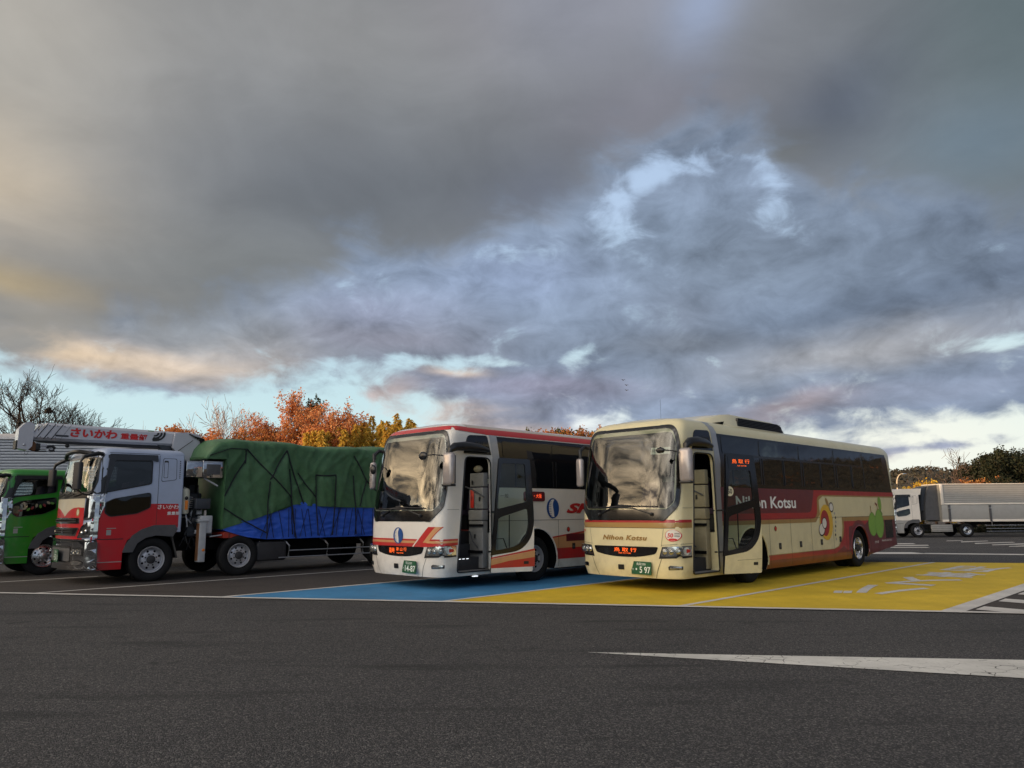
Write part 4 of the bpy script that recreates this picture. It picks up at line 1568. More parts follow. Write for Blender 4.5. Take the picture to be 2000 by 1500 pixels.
# ------------------------------------------------------------------ lorries
def make_cab(root, c):
    """cab-over lorry cab; c holds the colours and the height of the roof"""
    zr = c['zr']
    k = (zr - .08 - 1.95) / (2.96 - .08 - 1.95)
    Z = lambda z: z if z < 1.95 else 1.95 + (z - 1.95) * k
    S = Shell(hw=c.get('hw', 1.245), A=.38, n=3.0, L=2.05, x0=-.20, rake=.20, rz=(1.95, zr + .04), z0=.33, zr=zr, rh=.15, rin=.2, fin=.2, crown=.03, tum=.05, wfl=1.5, tuck=0, rearA=.06)
    body = S.solid('cab', c['top'], root)
    P = lambda pts, r=.06: roundpoly([(a, Z(b)) for a, b in pts], r)
    wins = P([(.27, 2.08), (1.24, 2.29), (1.24, 2.80), (.38, 2.78)])
    wss = P([(-1.12, 2.08), (1.12, 2.08), (1.175, 2.3), (1.12, 2.84), (-1.12, 2.84), (-1.175, 2.3)])
    under = [(.71, .1), (.71, .72), (.80, .98), (1.01, 1.12), (1.43, 1.14), (2.5, 1.14), (2.5, .1)]
    cut = [S.solid('cutter', 'dark_grey', shrink=.06, zlo=1.25, zhi=Z(2.9)),
           cutter(lambda m: m.prism(wss, -1, .9, 'matt_black', 'YZ')),
           cutter(lambda m: m.prism(wins, -1.6, 1.6, 'matt_black')),
           cutter(lambda m: m.prism(under, -1.6, 1.6, 'matt_black'))]
    boolean(body, cut)
    mb = MB()
    zc = c.get('split', 1.81)
    low = ([(.04, .33), (2.03, .33), (2.03, zc), (.04, zc)], c['low'])
    side = [low, (P([(-.02, 2.03), (.30, 2.03), (.40, 2.93), (.10, 2.93)], .01), 'black_trim'), (line((.15, 1.01), (.71, 1.01), .02), 'black_trim'), (line((.2, .50), (.71, .50), .018), 'trailer_grey'),
            (line((1.42, 1.30), (1.42, Z(2.96)), .010), 'line_black'), (line((.16, 1.02), (.16, 2.0), .010), 'line_black'),
            (line((.3, Z(2.98)), (1.42, Z(2.99)), .010), 'line_black'),
            (P([(1.48, 2.33), (1.84, 2.38), (1.83, 2.90), (1.50, 2.90)], .05), 'line_black'), (P([(1.49, 2.345), (1.83, 2.39), (1.82, 2.89), (1.51, 2.89)], .05), c['top']),
            (P([(1.53, 2.42), (1.63, 2.43), (1.63, 2.84), (1.53, 2.84)], .02), 'line_black'), (P([(1.54, 2.43), (1.62, 2.44), (1.62, 2.80), (1.54, 2.80)], .02), c['top']),
            (rrect(.34, 1.10, .44, 1.22, .01), 'trailer_grey'), (rrect(.34, 1.245, .54, 1.262, .004), 'trailer_grey'),
            (under, None), (wins, None)]
    for q in range(10):
        side.insert(-2, (rrect(1.90, Z(2.42 + .045 * q), 1.925, Z(2.445 + .045 * q), .003), 'line_black'))
    for fn in (S.side, S.far):
        skin(mb, side, fn, .003, (.12, .25))
    for t in c.get('texts', []):
        lettering(mb, *t[:5], S.side, .008, *t[5:])
    # nose panel
    fr = [([(-1.24, .33), (1.24, .33), (1.24, 1.02), (-1.24, 1.02)], 'black_trim'),
          ([(-1.02, 1.02), (1.02, 1.02), (1.02, 1.93), (-1.02, 1.93)], c['low'])]
    if c.get('crest'):
        vee = [(-1.02, 1.93), (-1.02, 1.72)] + [(-1.02 + 1.02 * t, 1.72 + .03 * math.sin(t * 3.1) - .20 * t ** 2.2) for t in (.2, .4, .6, .8, 1.0)] + \
              [(1.02 - 1.02 * t, 1.72 + .03 * math.sin(t * 3.1) - .20 * t ** 2.2) for t in (.8, .6, .4, .2, 0)] + [(1.02, 1.93)]
        fr += [(vee, c['crest']), (ellipse(-.80, 1.62, .075, .095), 'gold'), (ellipse(-.80, 1.62, .05, .065), 'cab_cream')]
    fr += [([(-1.24, 1.93), (1.24, 1.93), (1.24, 2.05), (-1.24, 2.05)], 'black_trim')]
    skin(mb, fr, S.front, .004, FG)
    join_into(body, mb)
    m = MB()
    inn = P([(-1.16, 2.05), (1.16, 2.05), (1.195, 2.3), (1.15, 2.87), (-1.15, 2.87), (-1.195, 2.3)])
    skin(m, [(inn, 'black_trim'), (wss, 'cab_glass')], S.front, .012, FG)
    m.build('windscreen', root)
    fp = [(.24, 2.05), (1.27, 2.27), (1.27, 2.83), (.35, 2.81)]
    for fn, gl in ((S.side, c['near_glass']), (S.far, 'cab_glass')):
        m = MB()
        skin(m, [(P(fp), 'black_trim'), (wins, gl)], fn, .010, (.25, .2))
        m.build('door_window', root)
        m = MB()
        lp = P([(.26, 1.60), (.38, 1.51), (.97, 1.58), (1.27, 1.72), (1.27, 2.03), (1.22, 2.075), (.45, 1.93), (.27, 1.84)], .05)
        slab(m, lp, fn, .003, .014, 'black_trim', (.25, .2))
        lp2 = [(a * .95 + .04, b * .93 + .125) for a, b in lp]
        skin(m, [(lp2, 'tint_glass')], fn, .018, (.25, .2))
        if gl != 'tint_glass' and fn == S.side:
            for q in range(9):
                skin(m, [(ellipse(.45 + .09 * q, 1.68 + .025 * q + .03 * math.sin(q * 2), .05, .03, 12, 20 * q), ('brick_red', 'panel_tan', 'pear_dark')[q % 3])], fn, .022)
        m.build('lower_window', root)
    for fn in (S.side, S.far):
        m = MB()
        slab(m, P([(.22, 2.0), (.30, 2.95), (1.36, 2.96), (1.38, 2.80), (1.27, 2.83), (.42, 2.80), (.26, 2.05)], .02), fn, .008, .05, c.get('visor', 'black_trim'), (.25, .2))
        m.build('rain_visor', root)
    # wheel arch trim, mud flap
    m = MB()
    fen = [(.71, .70), (.76, .86), (.90, 1.08), (1.10, 1.22), (1.38, 1.31), (2.08, 1.31), (2.10, 1.07), (1.82, 1.03), (1.43, 1.07), (1.20, 1.02), (1.02, .90), (.93, .70)]
    for fn in (S.side, S.far):
        slab(m, fen, fn, -.1, .03, 'grey_plastic', (.3, .2))
        slab(m, [(1.82, 1.03), (2.10, 1.07), (2.17, .51), (1.97, .52)], fn, -.12, .02, 'grey_plastic')
    m.build('mudguard', root)
    # chrome bumper wrapped round the corners
    m = MB()
    slab(m, rrect(-1.238, .34, 1.238, .96, .05), S.front, .0, .05, 'chrome', FG)
    skin(m, [(rrect(-.70, .50, .70, .86, .04), 'black_trim'), (rrect(-.68, .53, .68, .82, .04), 'grey_plastic')], S.front, .054, FG)
    for fn in (S.side, S.far):
        slab(m, roundpoly([(.0, .34), (.19, .34), (.17, .96), (.0, .96)], .02), fn, .0, .05, 'chrome', (.1, .2))
    slab(m, rrect(-1.2, .985, 1.2, 1.02, .01), S.front, .0, .055, 'chrome', FG)
    m.build('bumper', root)
    for sg in (-1, 1):
        m = MB()
        q = [(sg * y, z) for y, z in ((.70, .64), (1.12, .65), (1.12, .83), (.74, .83))]
        skin(m, [(q, 'black_trim')], S.front, .058, FG)
        q = [(sg * y, z) for y, z in ((.74, .67), (1.09, .68), (1.09, .81), (.77, .81))]
        skin(m, [(q, 'lamp_chrome')], S.front, .062, FG)
        for y in (.83, .97):
            m.ball(S.front(sg * y, .74, .07), (.03, .05, .05), 'lamp_cover')
        m.build('fog_lamp', root)
        m = MB()
        skin(m, [(ellipse(sg * .93, .50, .20, .065), 'black_trim'), (ellipse(sg * .93, .50, .17, .05), 'lamp_chrome')], S.front, .058, FG)
        m.build('driving_lamp', root)
        # headlamps in chrome surrounds, chrome corner panel
        m = MB()
        q = [(sg * y, z) for y, z in ((.86, 1.04), (1.238, 1.06), (1.238, 1.43), (1.12, 1.40), (.98, 1.30))]
        skin(m, [(q, 'chrome')], S.front, .012, FG)
        q = [(sg * y, z) for y, z in ((.93, 1.09), (1.18, 1.12), (1.18, 1.31), (1.03, 1.27))]
        skin(m, [(q, 'black_trim')], S.front, .017, FG)
        for y, z in ((1.03, 1.16), (1.12, 1.2)):
            m.ball(S.front(sg * y, z, .02), (.03, .045, .045), 'lamp_chrome')
        m.build('headlight', root)
        m = MB()
        q = [(sg * y, z) for y, z in ((1.03, 1.44), (1.24, 1.46), (1.24, 2.05), (1.13, 2.05), (1.06, 1.98))]
        skin(m, [(q, 'chrome')], S.front, .014, FG)
        fn = S.side if sg < 0 else S.far
        slab(m, roundpoly([(.08, 1.04), (.16, 1.04), (.155, 2.0), (.08, 2.0)], .01), fn, .0, .02, 'chrome', (.1, .3))
        m.build('corner_panel', root)
    for z0, z1, w0, w1 in ((1.365, 1.495, .92, .90), (1.09, 1.275, .80, .92)):
        m = MB()
        o = roundpoly([(-w0, z0), (w0, z0), (w1, z1), (-w1, z1)], .03)
        i_ = roundpoly([(-w0 + .07, z0 + .03), (w0 - .07, z0 + .03), (w1 - .06, z1 - .025), (-w1 + .06, z1 - .025)], .02)
        slab(m, o, S.front, .0, .02, 'lamp_chrome', FG)
        skin(m, [(i_, 'matt_black')], S.front, .024, FG)
        for q in range(2 if z1 > 1.4 else 3):
            zz = z0 + .045 + q * .045
            skin(m, [(line((-w0 + .12, zz), (w0 - .12, zz), .008), 'grey_plastic')], S.front, .03, FG)
        if z1 < 1.4:
            for a in (90, 210, 330):        # three-lozenge badge
                cx, cz = .045 * math.cos(R(a)), 1.17 + .045 * math.sin(R(a))
                d = [(cx + .045 * math.cos(R(a)), cz + .045 * math.sin(R(a))), (cx + .026 * math.cos(R(a + 90)), cz + .026 * math.sin(R(a + 90))),
                     (cx - .045 * math.cos(R(a)), cz - .045 * math.sin(R(a))), (cx - .026 * math.cos(R(a + 90)), cz - .026 * math.sin(R(a + 90)))]
                skin(m, [(d, 'lamp_chrome')], S.front, .036)
        m.build('grille', root)
    for y0, y1 in ((.75, .2), (.1, -.45), (-.5, -1.0)):
        m = MB()
        m.tube([S.front(y0, 1.97, .03), S.front(y1, 2.05, .06)], .012, 'black_trim', 6)
        m.tube([S.front(y1 + .35, 2.10, .04), S.front(y1 - .12, 2.02, .04)], .012, 'black_trim', 6)
        m.build('wiper', root)
    # mirrors on bowed stays
    zt = Z(2.93)
    for (ps, c0, sz) in (([(.35, -1.02, zt), (.05, -1.20, zt + .02), (-.28, -1.34, Z(2.85)), (-.36, -1.36, Z(2.7)), (-.36, -1.36, Z(2.1)), (-.2, -1.24, 2.02), (.0, -1.1, 2.0)], (-.36, -1.30, Z(2.42)), (.10, .26, .62)),
                         ([(.30, 1.05, zt), (.05, 1.25, zt), (-.15, 1.38, Z(2.80)), (-.2, 1.42, Z(2.6))], (-.20, 1.38, Z(2.47)), (.10, .24, .42))):
        m = MB()
        m.tube(ps, [.045, .05, .04] + [.018] * (len(ps) - 3), 'black_trim', 8)
        m.build('mirror_stay', root)
        m = MB()
        m.box(c0, sz, 'dark_grey', Matrix.Rotation(R(12), 4, 'Z'), .03)
        m.build('mirror', root)
    m = MB()
    m.tube([S.front(-1.0, Z(2.93), .10), S.front(-.5, Z(2.97), .14), S.front(0, Z(2.98), .15), S.front(.5, Z(2.97), .14), S.front(1.0, Z(2.93), .10)], .05, c.get('sun_visor', 'black_trim'), 8)
    m.build('sun_visor', root)
    # inside
    m = MB()
    m.box((.22, 0, 1.72), (.40, 2.1, .5), 'dash', bev=.06)
    m.box((1.0, 0, 1.2), (1.7, 2.2, .14), 'dark_grey')
    m.build('dashboard', root)
    for y in (-.62, .62):
        m = MB()
        m.box((1.0, y, 1.62), (.5, .5, .16), 'seat_cloth', bev=.04)
        m.box((1.28, y, 2.0), (.14, .5, .75), 'seat_cloth', Matrix.Rotation(R(8), 4, 'Y'), .05)
        m.build('seat', root)
    m = MB()
    m.lathe([(.21, -.016), (.225, 0), (.21, .016), (.195, 0), (.21, -.016)], (.55, .62, 2.06), 'black_trim', 'X', 24)
    m.tube([(.55, .62, 2.06), (.38, .62, 1.9)], .03, 'black_trim')
    m.build('steering_wheel', root)
    if c.get('curtain'):
        m = MB()
        for q in range(7):
            m.tube([(.30 + .03 * q, -1.10 + .03 * (q % 2), Z(2.78)), (.16 + .012 * q, -1.06 + .03 * (q % 2), 2.1)], [.03, .015], 'curtain', 6)
        m.build('curtain', root)
    pl = c.get('plate')
    if pl:
        number_plate(S, root, .22, .50, -.30, .78, *pl, off=.13)
    return S, Z


# ---- the crane lorry
loc, rz = frame_of(-9.4889, 17.138, BH)
t1 = thing('crane_truck', 'red and silver cab crane lorry with a grey boom folded forward over its roof', 'lorry', loc, rz)
cabS, cabZ = make_cab(t1, dict(zr=2.96, top='cab_silver', low='cab_red', crest='cab_cream', near_glass='tint_glass', visor='hydraulic', plate=('岡山130', '55-11', 'あ'),
    texts=[('さいかわ', 1.43, 1.685, 1.92, 1.785, 'text_white', .01, .1), ('重量部', 1.66, 1.545, 1.95, 1.625, 'text_white', .015)]))
for x in (1.38, 3.54, 8.0, 9.3):
    for sg in (-1, 1):
        wheel(t1, x, sg * 1.08, .51, sg, .28)
m = MB()
for y in (-.42, .42):
    m.box((6.6, y, .78), (9.4, .10, .26), 'chassis')
for x in (2.4, 4.2, 5.6, 7.0, 8.6, 10.6):
    m.box((x, 0, .78), (.12, .86, .2), 'chassis')
m.box((1.2, 0, .80), (1.8, 1.5, .6), 'matt_black')
m.box((5.6, 0, .62), (2.4, 1.6, .5), 'matt_black')
m.build('chassis', t1)
m = MB()
m.box((7.25, 0, 1.03), (8.3, 2.38, .15), 'bed_red')
for k in range(18):
    m.box((3.4 + .46 * k, 0, .93), (.06, 2.34, .06), 'chassis')
for k in range(16):
    m.box((3.25 + .5 * k, -1.195, 1.03), (.03, .012, .14), 'brick_red')
m.build('cargo_bed', t1)
m = MB()
m.box((4.45, -.92, .58), (.85, .55, .50), 'dark_grey', bev=.06)
m.build('fuel_tank', t1)
for x0, x1, z in ((4.93, 7.6, .575), (4.64, 7.6, .40)):
    for sg in (-1, 1):
        m = MB()
        m.tube([(x0, sg * 1.2, z), (x1, sg * 1.2, z)], .016, 'steel', 8)
        m.build('guard_rail', t1)
for x in (4.94, 6.12, 7.3):
    for sg in (-1, 1):
        m = MB()
        m.tube([(x, sg * 1.17, .42), (x + .01, sg * 1.18, .70), (x - .06, sg * 1.14, .80), (x - .10, sg * .95, .86)], .022, 'steel', 8)
        m.build('rail_bracket', t1)
m = MB()
m.tube([(2.75, -1.2, 1.0), (3.05, -1.2, 1.03)], .02, 'steel', 6)
m.build('mudguard_stay', t1)
m = MB()
for z in (.94,):
    m.tube([(4.12, -1.1, .85), (4.22, -1.15, .62)], .016, 'steel', 6)
m.build('mudguard_stay', t1)
# crane column between cab and load
m = MB()
m.box((2.60, 0, 1.25), (.66, 1.9, .5), 'hydraulic', bev=.04)
m.box((2.58, 0, 1.75), (.46, .9, .7), 'hydraulic', bev=.05)
m.lathe([(.26, 1.9), (.26, 2.3), (.22, 2.32), (.20, 2.9), (.001, 2.9)], (2.62, 0, 0), 'dark_grey', 'Z', 24)
m.box((2.60, 0, 2.35), (.38, .5, 1.0), 'chassis', bev=.06)
m.build('crane_base', t1)
m = MB()
cheek = [(2.30, 3.00), (2.45, 2.92), (2.72, 2.90), (2.86, 3.10), (2.86, 3.40), (2.72, 3.62), (2.40, 3.66), (2.1, 3.62), (2.05, 3.25)]
for sg in (-1, 1):
    m.prism(cheek, sg * .20, sg * .26, 'crane_grey')
m.box((2.5, 0, 3.0), (.4, .4, .25), 'crane_grey', bev=.04)
m.build('slewing_head', t1)
# boom: nested box sections, tapering, hook at the tip
m = MB()
secs = [(-1.02, 2.66, .170, 3.27, 3.685, 3.30, 3.66), (-1.08, -.86, .150, 3.285, 3.67, 3.28, 3.67), (-1.13, -.95, .130, 3.30, 3.655, 3.29, 3.65)]
for x0, x1, hw_, zb0, zt0, zb1, zt1 in secs:
    sk = .26
    c_ = .06
    pr = lambda x, zb, zt, s_: [(x + s_ * q, y, z) for (y, z, q) in ((-hw_ + c_, zb, 0), (hw_ - c_, zb, 0), (hw_, zb + c_, .15), (hw_, zt - c_, .85), (hw_ - c_, zt, 1), (-hw_ + c_, zt, 1), (-hw_, zt - c_, .85), (-hw_, zb + c_, .15))]
    a = pr(x0, zb0, zt0, sk)
    b = pr(x1, zb1, zt1, 0)
    m.add(a + b, [(i, (i + 1) % 8, (i + 1) % 8 + 8, i + 8) for i in range(8)] + [tuple(range(7, -1, -1)), tuple(range(8, 16))], 'crane_grey')
bs = lambda x, z, o=0: Vector((x, -.170 - o, z))
for k in range(3):
    skin(m, [(line((-.99 + .155 * k, 3.30), (-.76 + .155 * k, 3.665), .018), 'text_black')], bs, .006)
    for q in (.12, .88):
        m.ball((-.93 + .155 * k + .23 * q, -.172, 3.30 + .36 * q), .012, 'text_black', 8, 5)
skin(m, [(line((-.50, 3.29), (-.28, 3.66), .006), 'line_black')], bs, .004)
slab(m, rrect(-.60, 3.375, -.32, 3.415, .02), bs, 0, .008, 'hydraulic')
lettering(m, 'さいかわ', -.29, 3.385, .74, 3.60, bs, .006, 'text_red', .045, .12)
lettering(m, '重量部', .82, 3.395, 1.45, 3.55, bs, .006, 'text_red', .03)
for r0, r1 in ((.05, .09), (.11, .15), (.17, .21)):
    arc = [(1.62 + r1 * 1.3 * math.cos(R(a)), 3.60 + r1 * math.sin(R(a))) for a in range(-100, 11, 10)] + [(1.62 + r0 * 1.3 * math.cos(R(a)), 3.60 + r0 * math.sin(R(a))) for a in range(10, -101, -10)]
    skin(m, [([(min(1.9, x), min(3.645, z)) for x, z in arc], 'text_black')], bs, .006)
skin(m, [([(1.56, 3.43), (1.72, 3.40), (1.80, 3.46), (1.60, 3.50)], 'text_black')], bs, .0065)
skin(m, [(rrect(1.45, 3.635, 1.6, 3.655, .004), 'pear_dark')], bs, .006)
boom = m.build('boom', t1)
m = MB()
m.prism([(-1.33, 3.06), (-1.12, 3.03), (-1.04, 3.12), (-1.02, 3.62), (-1.12, 3.68), (-1.20, 3.66), (-1.33, 3.50)], -.15, .15, 'crane_grey')
m.prism([(-1.36, 3.05), (-1.31, 3.04), (-1.31, 3.24), (-1.36, 3.24)], -.13, .13, 'text_black')
m.ball((-1.20, -.155, 3.15), (.03, .012, .03), 'steel')
m.build('boom_tip', boom)
m = MB()
m.prism([(-1.04, 3.26), (2.1, 3.29), (2.1, 3.21), (-.7, 3.22)], -.08, .08, 'dark_grey')
m.prism([(1.72, 3.31), (2.08, 3.29), (2.12, 3.10), (1.95, 3.12)], -.14, .14, 'hydraulic')
m.ball((-.30, -.05, 3.18), (.05, .05, .05), 'text_black')
m.build('lift_cylinder', boom)
m = MB()
m.prism([(-1.10, 3.06), (-.96, 3.02), (-.90, 3.16), (-1.0, 3.24), (-1.10, 3.22)], -.06, .06, 'rust')
m.box((-.90, 0, 3.12), (.10, .14, .16), 'text_black', bev=.02)
m.box((-.80, 0, 3.155), (.17, .13, .06), 'crane_grey', bev=.02)
m.box((-.80, 0, 3.085), (.17, .13, .05), 'crane_grey', bev=.02)
m.tube([(-1.06, 0, 3.06), (-.92, 0, 3.02), (-.72, 0, 3.03)], .018, 'text_black', 6)
m.tube([(-.72, 0, 3.12), (-.66, 0, 3.14), (-.59, 0, 3.15), (-.545, 0, 3.11), (-.56, 0, 3.055), (-.62, 0, 3.04), (-.665, 0, 3.07)], [.024, .026, .03, .034, .036, .03, .016], 'dark_grey', 8)
m.tube([(-1.16, 0, 3.03), (-1.14, 0, 2.95), (-1.11, 0, 2.93), (-1.08, 0, 2.97), (-1.07, 0, 3.03)], .004, 'text_black', 4)
m.build('hook', boom)
rnd = random.Random(4)
m = MB()
for k in range(7):
    y = -.27 - .02 * (k % 3)
    m.tube([(2.45 + .05 * k, y, 3.62 - .03 * k), (2.72 + .02 * k, y - .03, 3.52), (2.80 + .012 * k, y, 3.25), (2.72 + .02 * k, y, 2.9), (2.5 + .04 * k, -.35, 2.5)], .014, 'text_black', 6)
m.tube([(2.05, -.27, 3.05), (2.25, -.30, 3.22), (2.55, -.3, 3.46)], .008, 'text_black', 5)
m.build('hydraulic_hose', t1)
m = MB()
m.box((2.27, -.95, 2.665), (.40, .50, .40), 'chrome', bev=.01)
m.box((2.75, -.93, 2.67), (.55, .54, .44), 'chrome', bev=.02)
m.box((2.75, -1.205, 2.67), (.36, .01, .26), 'grey_plastic', bev=.004)
m.build('tool_box', t1)
m = MB()
m.tube([(2.56, -1.1, 2.45), (2.90, -1.15, 2.26)], .022, 'jack_grey', 6)
m.build('brace', t1)
m = MB()
m.lathe([(.001, 1.56), (.085, 1.57), (.10, 1.62), (.10, 2.12), (.08, 2.17), (.03, 2.2), (.001, 2.2)], (2.13, -1.08, 0), 'cream_tank', 'Z', 18)
m.ball((2.12, -1.19, 1.95), (.045, .02, .045), 'text_black')
m.box((2.13, -1.18, 1.78), (.07, .02, .22), 'lamp_orange')
m.build('reserve_tank', t1)
m = MB()
m.box((2.54, -1.05, 1.81), (.38, .30, .26), 'hydraulic', bev=.02)
for k in range(6):
    m.tube([(2.30, -1.12, 1.72 + .05 * k), (2.20, -1.16, 1.73 + .05 * k)], .008, 'steel', 5)
    m.ball((2.20, -1.16, 1.73 + .05 * k), .014, 'jack_grey', 8, 5)
m.build('control_panel', t1)
m = MB()
for k in range(22):
    x, z = 2.12 + rnd.random() * .6, .95 + rnd.random() * 1.3
    y = -.75 - rnd.random() * .35
    m.tube([(x, y, z), (x + rnd.uniform(-.1, .1), y - .05, z - .15), (x + rnd.uniform(-.15, .15), y, z - .3)], .012 + .01 * rnd.random(), rnd.choice(['text_black', 'jack_grey', 'dark_grey', 'steel', 'text_black']), 6)
for k in range(10):
    x, z = 2.2 + rnd.random() * .5, 1.0 + rnd.random() * .9
    m.box((x, -.95 - rnd.random() * .15, z), (.05 + rnd.random() * .08, .08, .05 + rnd.random() * .08), rnd.choice(['jack_grey', 'dark_grey', 'hydraulic', 'steel']), bev=.008)
m.build('valve_gear', t1)
for sg in (-1, 1):
    m = MB()
    m.box((2.66, sg * 1.04, 1.30), (.30, .30, .44), 'jack_grey', bev=.03)
    m.box((2.565, sg * 1.12, .90), (.17, .20, 1.02), 'jack_grey', bev=.012)
    m.box((2.565, sg * 1.12, 1.40), (.25, .24, .06), 'jack_grey', bev=.01)
    m.box((2.475, sg * 1.12, .88), (.012, .15, .9), 'rust')
    m.ball((2.60, sg * 1.222, .68), (.04, .008, .035), 'lamp_orange')
    m.box((2.66, sg * 1.04, 1.58), (.05, .05, .14), 'steel')
    m.build('outrigger', t1)

# ---- the tarpaulins over its load
PEAKS = [(4.73, 3.28), (6.86, 3.24), (3.55, 3.22), (5.65, 2.62), (7.9, 3.3), (9.2, 3.25)]


def fold_noise(x, z, s):
    a = x * 2.2 + .9 * math.sin(z * 1.7 + x * .6)
    d = noise.noise(Vector((x * 1.1, z * .9, s))) * .035
    for i, (px, pz) in enumerate(PEAKS):     # creases fan out below each lashed high point
        dx, dz = x - px, pz - z
        r_ = math.hypot(dx, dz)
        if dz > -.1 and r_ < 2.2:
            th = math.atan2(dx, dz + .15)
            c = 1 - abs(math.sin(th * 4.5 + i * 1.3))
            d += .040 * c ** 3 * min(1, r_ / .35) * math.exp(-r_ / 1.1) * max(0, math.cos(th)) ** .5
    d += max(0, 1 - abs(noise.noise(Vector((a * 1.5, z * .55, s + 7)))) * 3.2) ** 2 * .016
    return d + noise.noise(Vector((x * 5.1 + z * 3, z * 2.8 - x, s + 3))) * .008


def lerp_tab(tab, x):
    if x <= tab[0][0]:
        return tab[0][1]
    for (a, b), (c_, d) in zip(tab, tab[1:]):
        if x <= c_:
            return b + (d - b) * (x - a) / (c_ - a)
    return tab[-1][1]


def cloth(name, parent_loc, xs, zlo, ztop, mat, hw_, amp, sd, tuck=None, hem=None):
    """closed cover: cross-sections along x from near hem over the top to far hem and back underneath"""
    m = MB()
    rows = []
    N_ = 84
    for i, x in enumerate(xs):
        zl, zt = zlo(x), ztop(x)
        row = []
        for j in range(N_ + 1):
            t = j / N_
            # profile: up the near side, over the crown, down the far side
            if t < .36:
                q = t / .36
                y, z = -hw_, zl + (zt - .10 - zl) * q
            elif t < .64:
                q = (t - .36) / .28
                a = q * math.pi
                y = -hw_ * math.cos(a) * (1 - .10 * math.sin(a))
                z = zt - .10 + .10 * math.sin(a) ** .35 + (.10 * math.sin(a) if zt > 3 else 0)
            else:
                q = (t - .64) / .36
                y, z = hw_, zt - .10 + (zl - zt + .10) * q
            n1 = fold_noise(x, z, sd) * amp
            # cloth hangs in shallow vees between the high points
            drape = .045 * amp * math.sin(x * 3.3 + 1.6 * z + sd) * max(0, 1 - abs(z - 2.4))
            k = 1 if abs(y) > hw_ * .9 else .5
            yy = y + (n1 + drape) * k * (-1 if y < 0 else 1)
            zz = z + n1 * (.55 if .36 <= t <= .64 else .2)
            if tuck:
                yy += tuck(x, z) * (1 if y > 0 else -1)
            row.append((x + n1 * .4, yy, zz))
        rows.append(row)
    n = N_ + 1
    vs = [p for r_ in rows for p in r_]
    fs = []
    for i in range(len(rows) - 1):
        for j in range(N_):
            fs.append((i * n + j, i * n + j + 1, (i + 1) * n + j + 1, (i + 1) * n + j))
        fs.append((i * n + N_, i * n, (i + 1) * n, (i + 1) * n + N_))
    fs.append(tuple(range(N_, -1, -1)))
    fs.append(tuple((len(rows) - 1) * n + j for j in range(n)))
    m.add(vs, fs, mat)
    return m


plain('tarp_green', (.050, .128, .055), .55, bump=.25, bscale=7, var=.18)
plain('tarp_blue', (.022, .10, .55), .42, bump=.5, bscale=6, var=.15)
tp = [(2.52, 3.0), (2.66, 3.22), (2.84, 3.36), (3.2, 3.42), (3.6, 3.44), (4.2, 3.43), (4.73, 3.44), (5.4, 3.40), (6.1, 3.38), (6.86, 3.42), (7.4, 3.42), (7.9, 3.50), (8.6, 3.44), (11.1, 3.36)]
zl_ = [(2.5, 2.93), (3.02, 2.93), (3.05, 1.18), (3.7, 1.37), (4.4, 1.58), (5.07, 1.80), (5.48, 1.75), (6.2, 1.72), (7.5, 1.70), (11.2, 1.68)]
xs = [2.50, 2.52, 2.6, 2.7, 2.8, 2.9, 3.0, 3.02, 3.05] + [3.10 + .05 * k for k in range(161)]
xs = [x for x in xs if x < 11.15]
ropes_g = [((3.05, 2.0), (3.55, 2.95)), ((3.06, 1.7), (4.25, 1.04)), ((3.55, 3.2), (3.55, 2.85)), ((3.58, 3.22), (4.9, 2.0)), ((4.9, 2.0), (5.1, .90)), ((4.24, 2.40), (4.22, .90)),
           ((4.24, 2.45), (4.72, 3.25)), ((4.72, 3.25), (5.30, 1.82)), ((4.83, 2.75), (5.0, 1.0)), ((5.1, 2.65), (5.66, 2.0)), ((5.62, 2.60), (5.75, .95)), ((6.26, 2.62), (6.22, .95)), ((5.62, 2.61), (6.26, 2.63)),
           ((6.86, 3.2), (7.35, 2.5)), ((6.88, 2.63), (7.0, .95)), ((7.35, 2.5), (7.1, 1.75)), ((7.35, 2.5), (7.95, 2.0))]
def tuck_g(x, z):
    """ropes pull the cloth in a little along their lines"""
    d = 0
    for (a, b) in ropes_g:
        ax, az, bx, bz = a[0], a[1], b[0], b[1]
        L2 = (bx - ax) ** 2 + (bz - az) ** 2
        t = max(0, min(1, ((x - ax) * (bx - ax) + (z - az) * (bz - az)) / L2))
        q = (x - ax - t * (bx - ax)) ** 2 + (z - az - t * (bz - az)) ** 2
        d = max(d, math.exp(-q / .012))
    return -.028 * d
g_root = thing('green_tarpaulin', 'green tarpaulin roped over the tall load behind the crane', 'tarpaulin', loc, rz)
m = cloth('cover', loc, xs, lambda x: lerp_tab(zl_, x), lambda x: lerp_tab(tp, x), 'tarp_green', 1.265, 1.5, 2.2, tuck_g)
g = m.build('cover', g_root, angle=80)
for a, b in ropes_g:
    m = MB()
    pts = []
    for k in range(9):
        t = k / 8
        x, z = a[0] + (b[0] - a[0]) * t, a[1] + (b[1] - a[1]) * t + .02 * math.sin(t * math.pi) * (-1 if abs(b[0] - a[0]) > .5 else 0)
        n1 = fold_noise(x, z, 2.2)
        dr = .0675 * math.sin(x * 3.3 + 1.6 * z + 2.2) * max(0, 1 - abs(z - 2.4))
        pts.append((x, -1.265 - n1 * 1.5 - dr + .028 - .016 - (.01 if z < 1.8 else 0), z))
    m.tube(pts, .017, 'rope', 6)
    m.build('rope', g_root)
m = MB()
pts = []
for k in range(14):
    x = 2.6 + .075 * k
    pts.append((x, -1.28 - 1.5 * fold_noise(x, 3.1, 2.2), 3.02 + .2 * min(1, k / 7)))
m.tube(pts, .012, 'rope', 6)
m.build('rope', g_root)
b_root = thing('blue_tarpaulin', 'crumpled blue tarpaulin showing below the green one', 'tarpaulin', loc, rz)
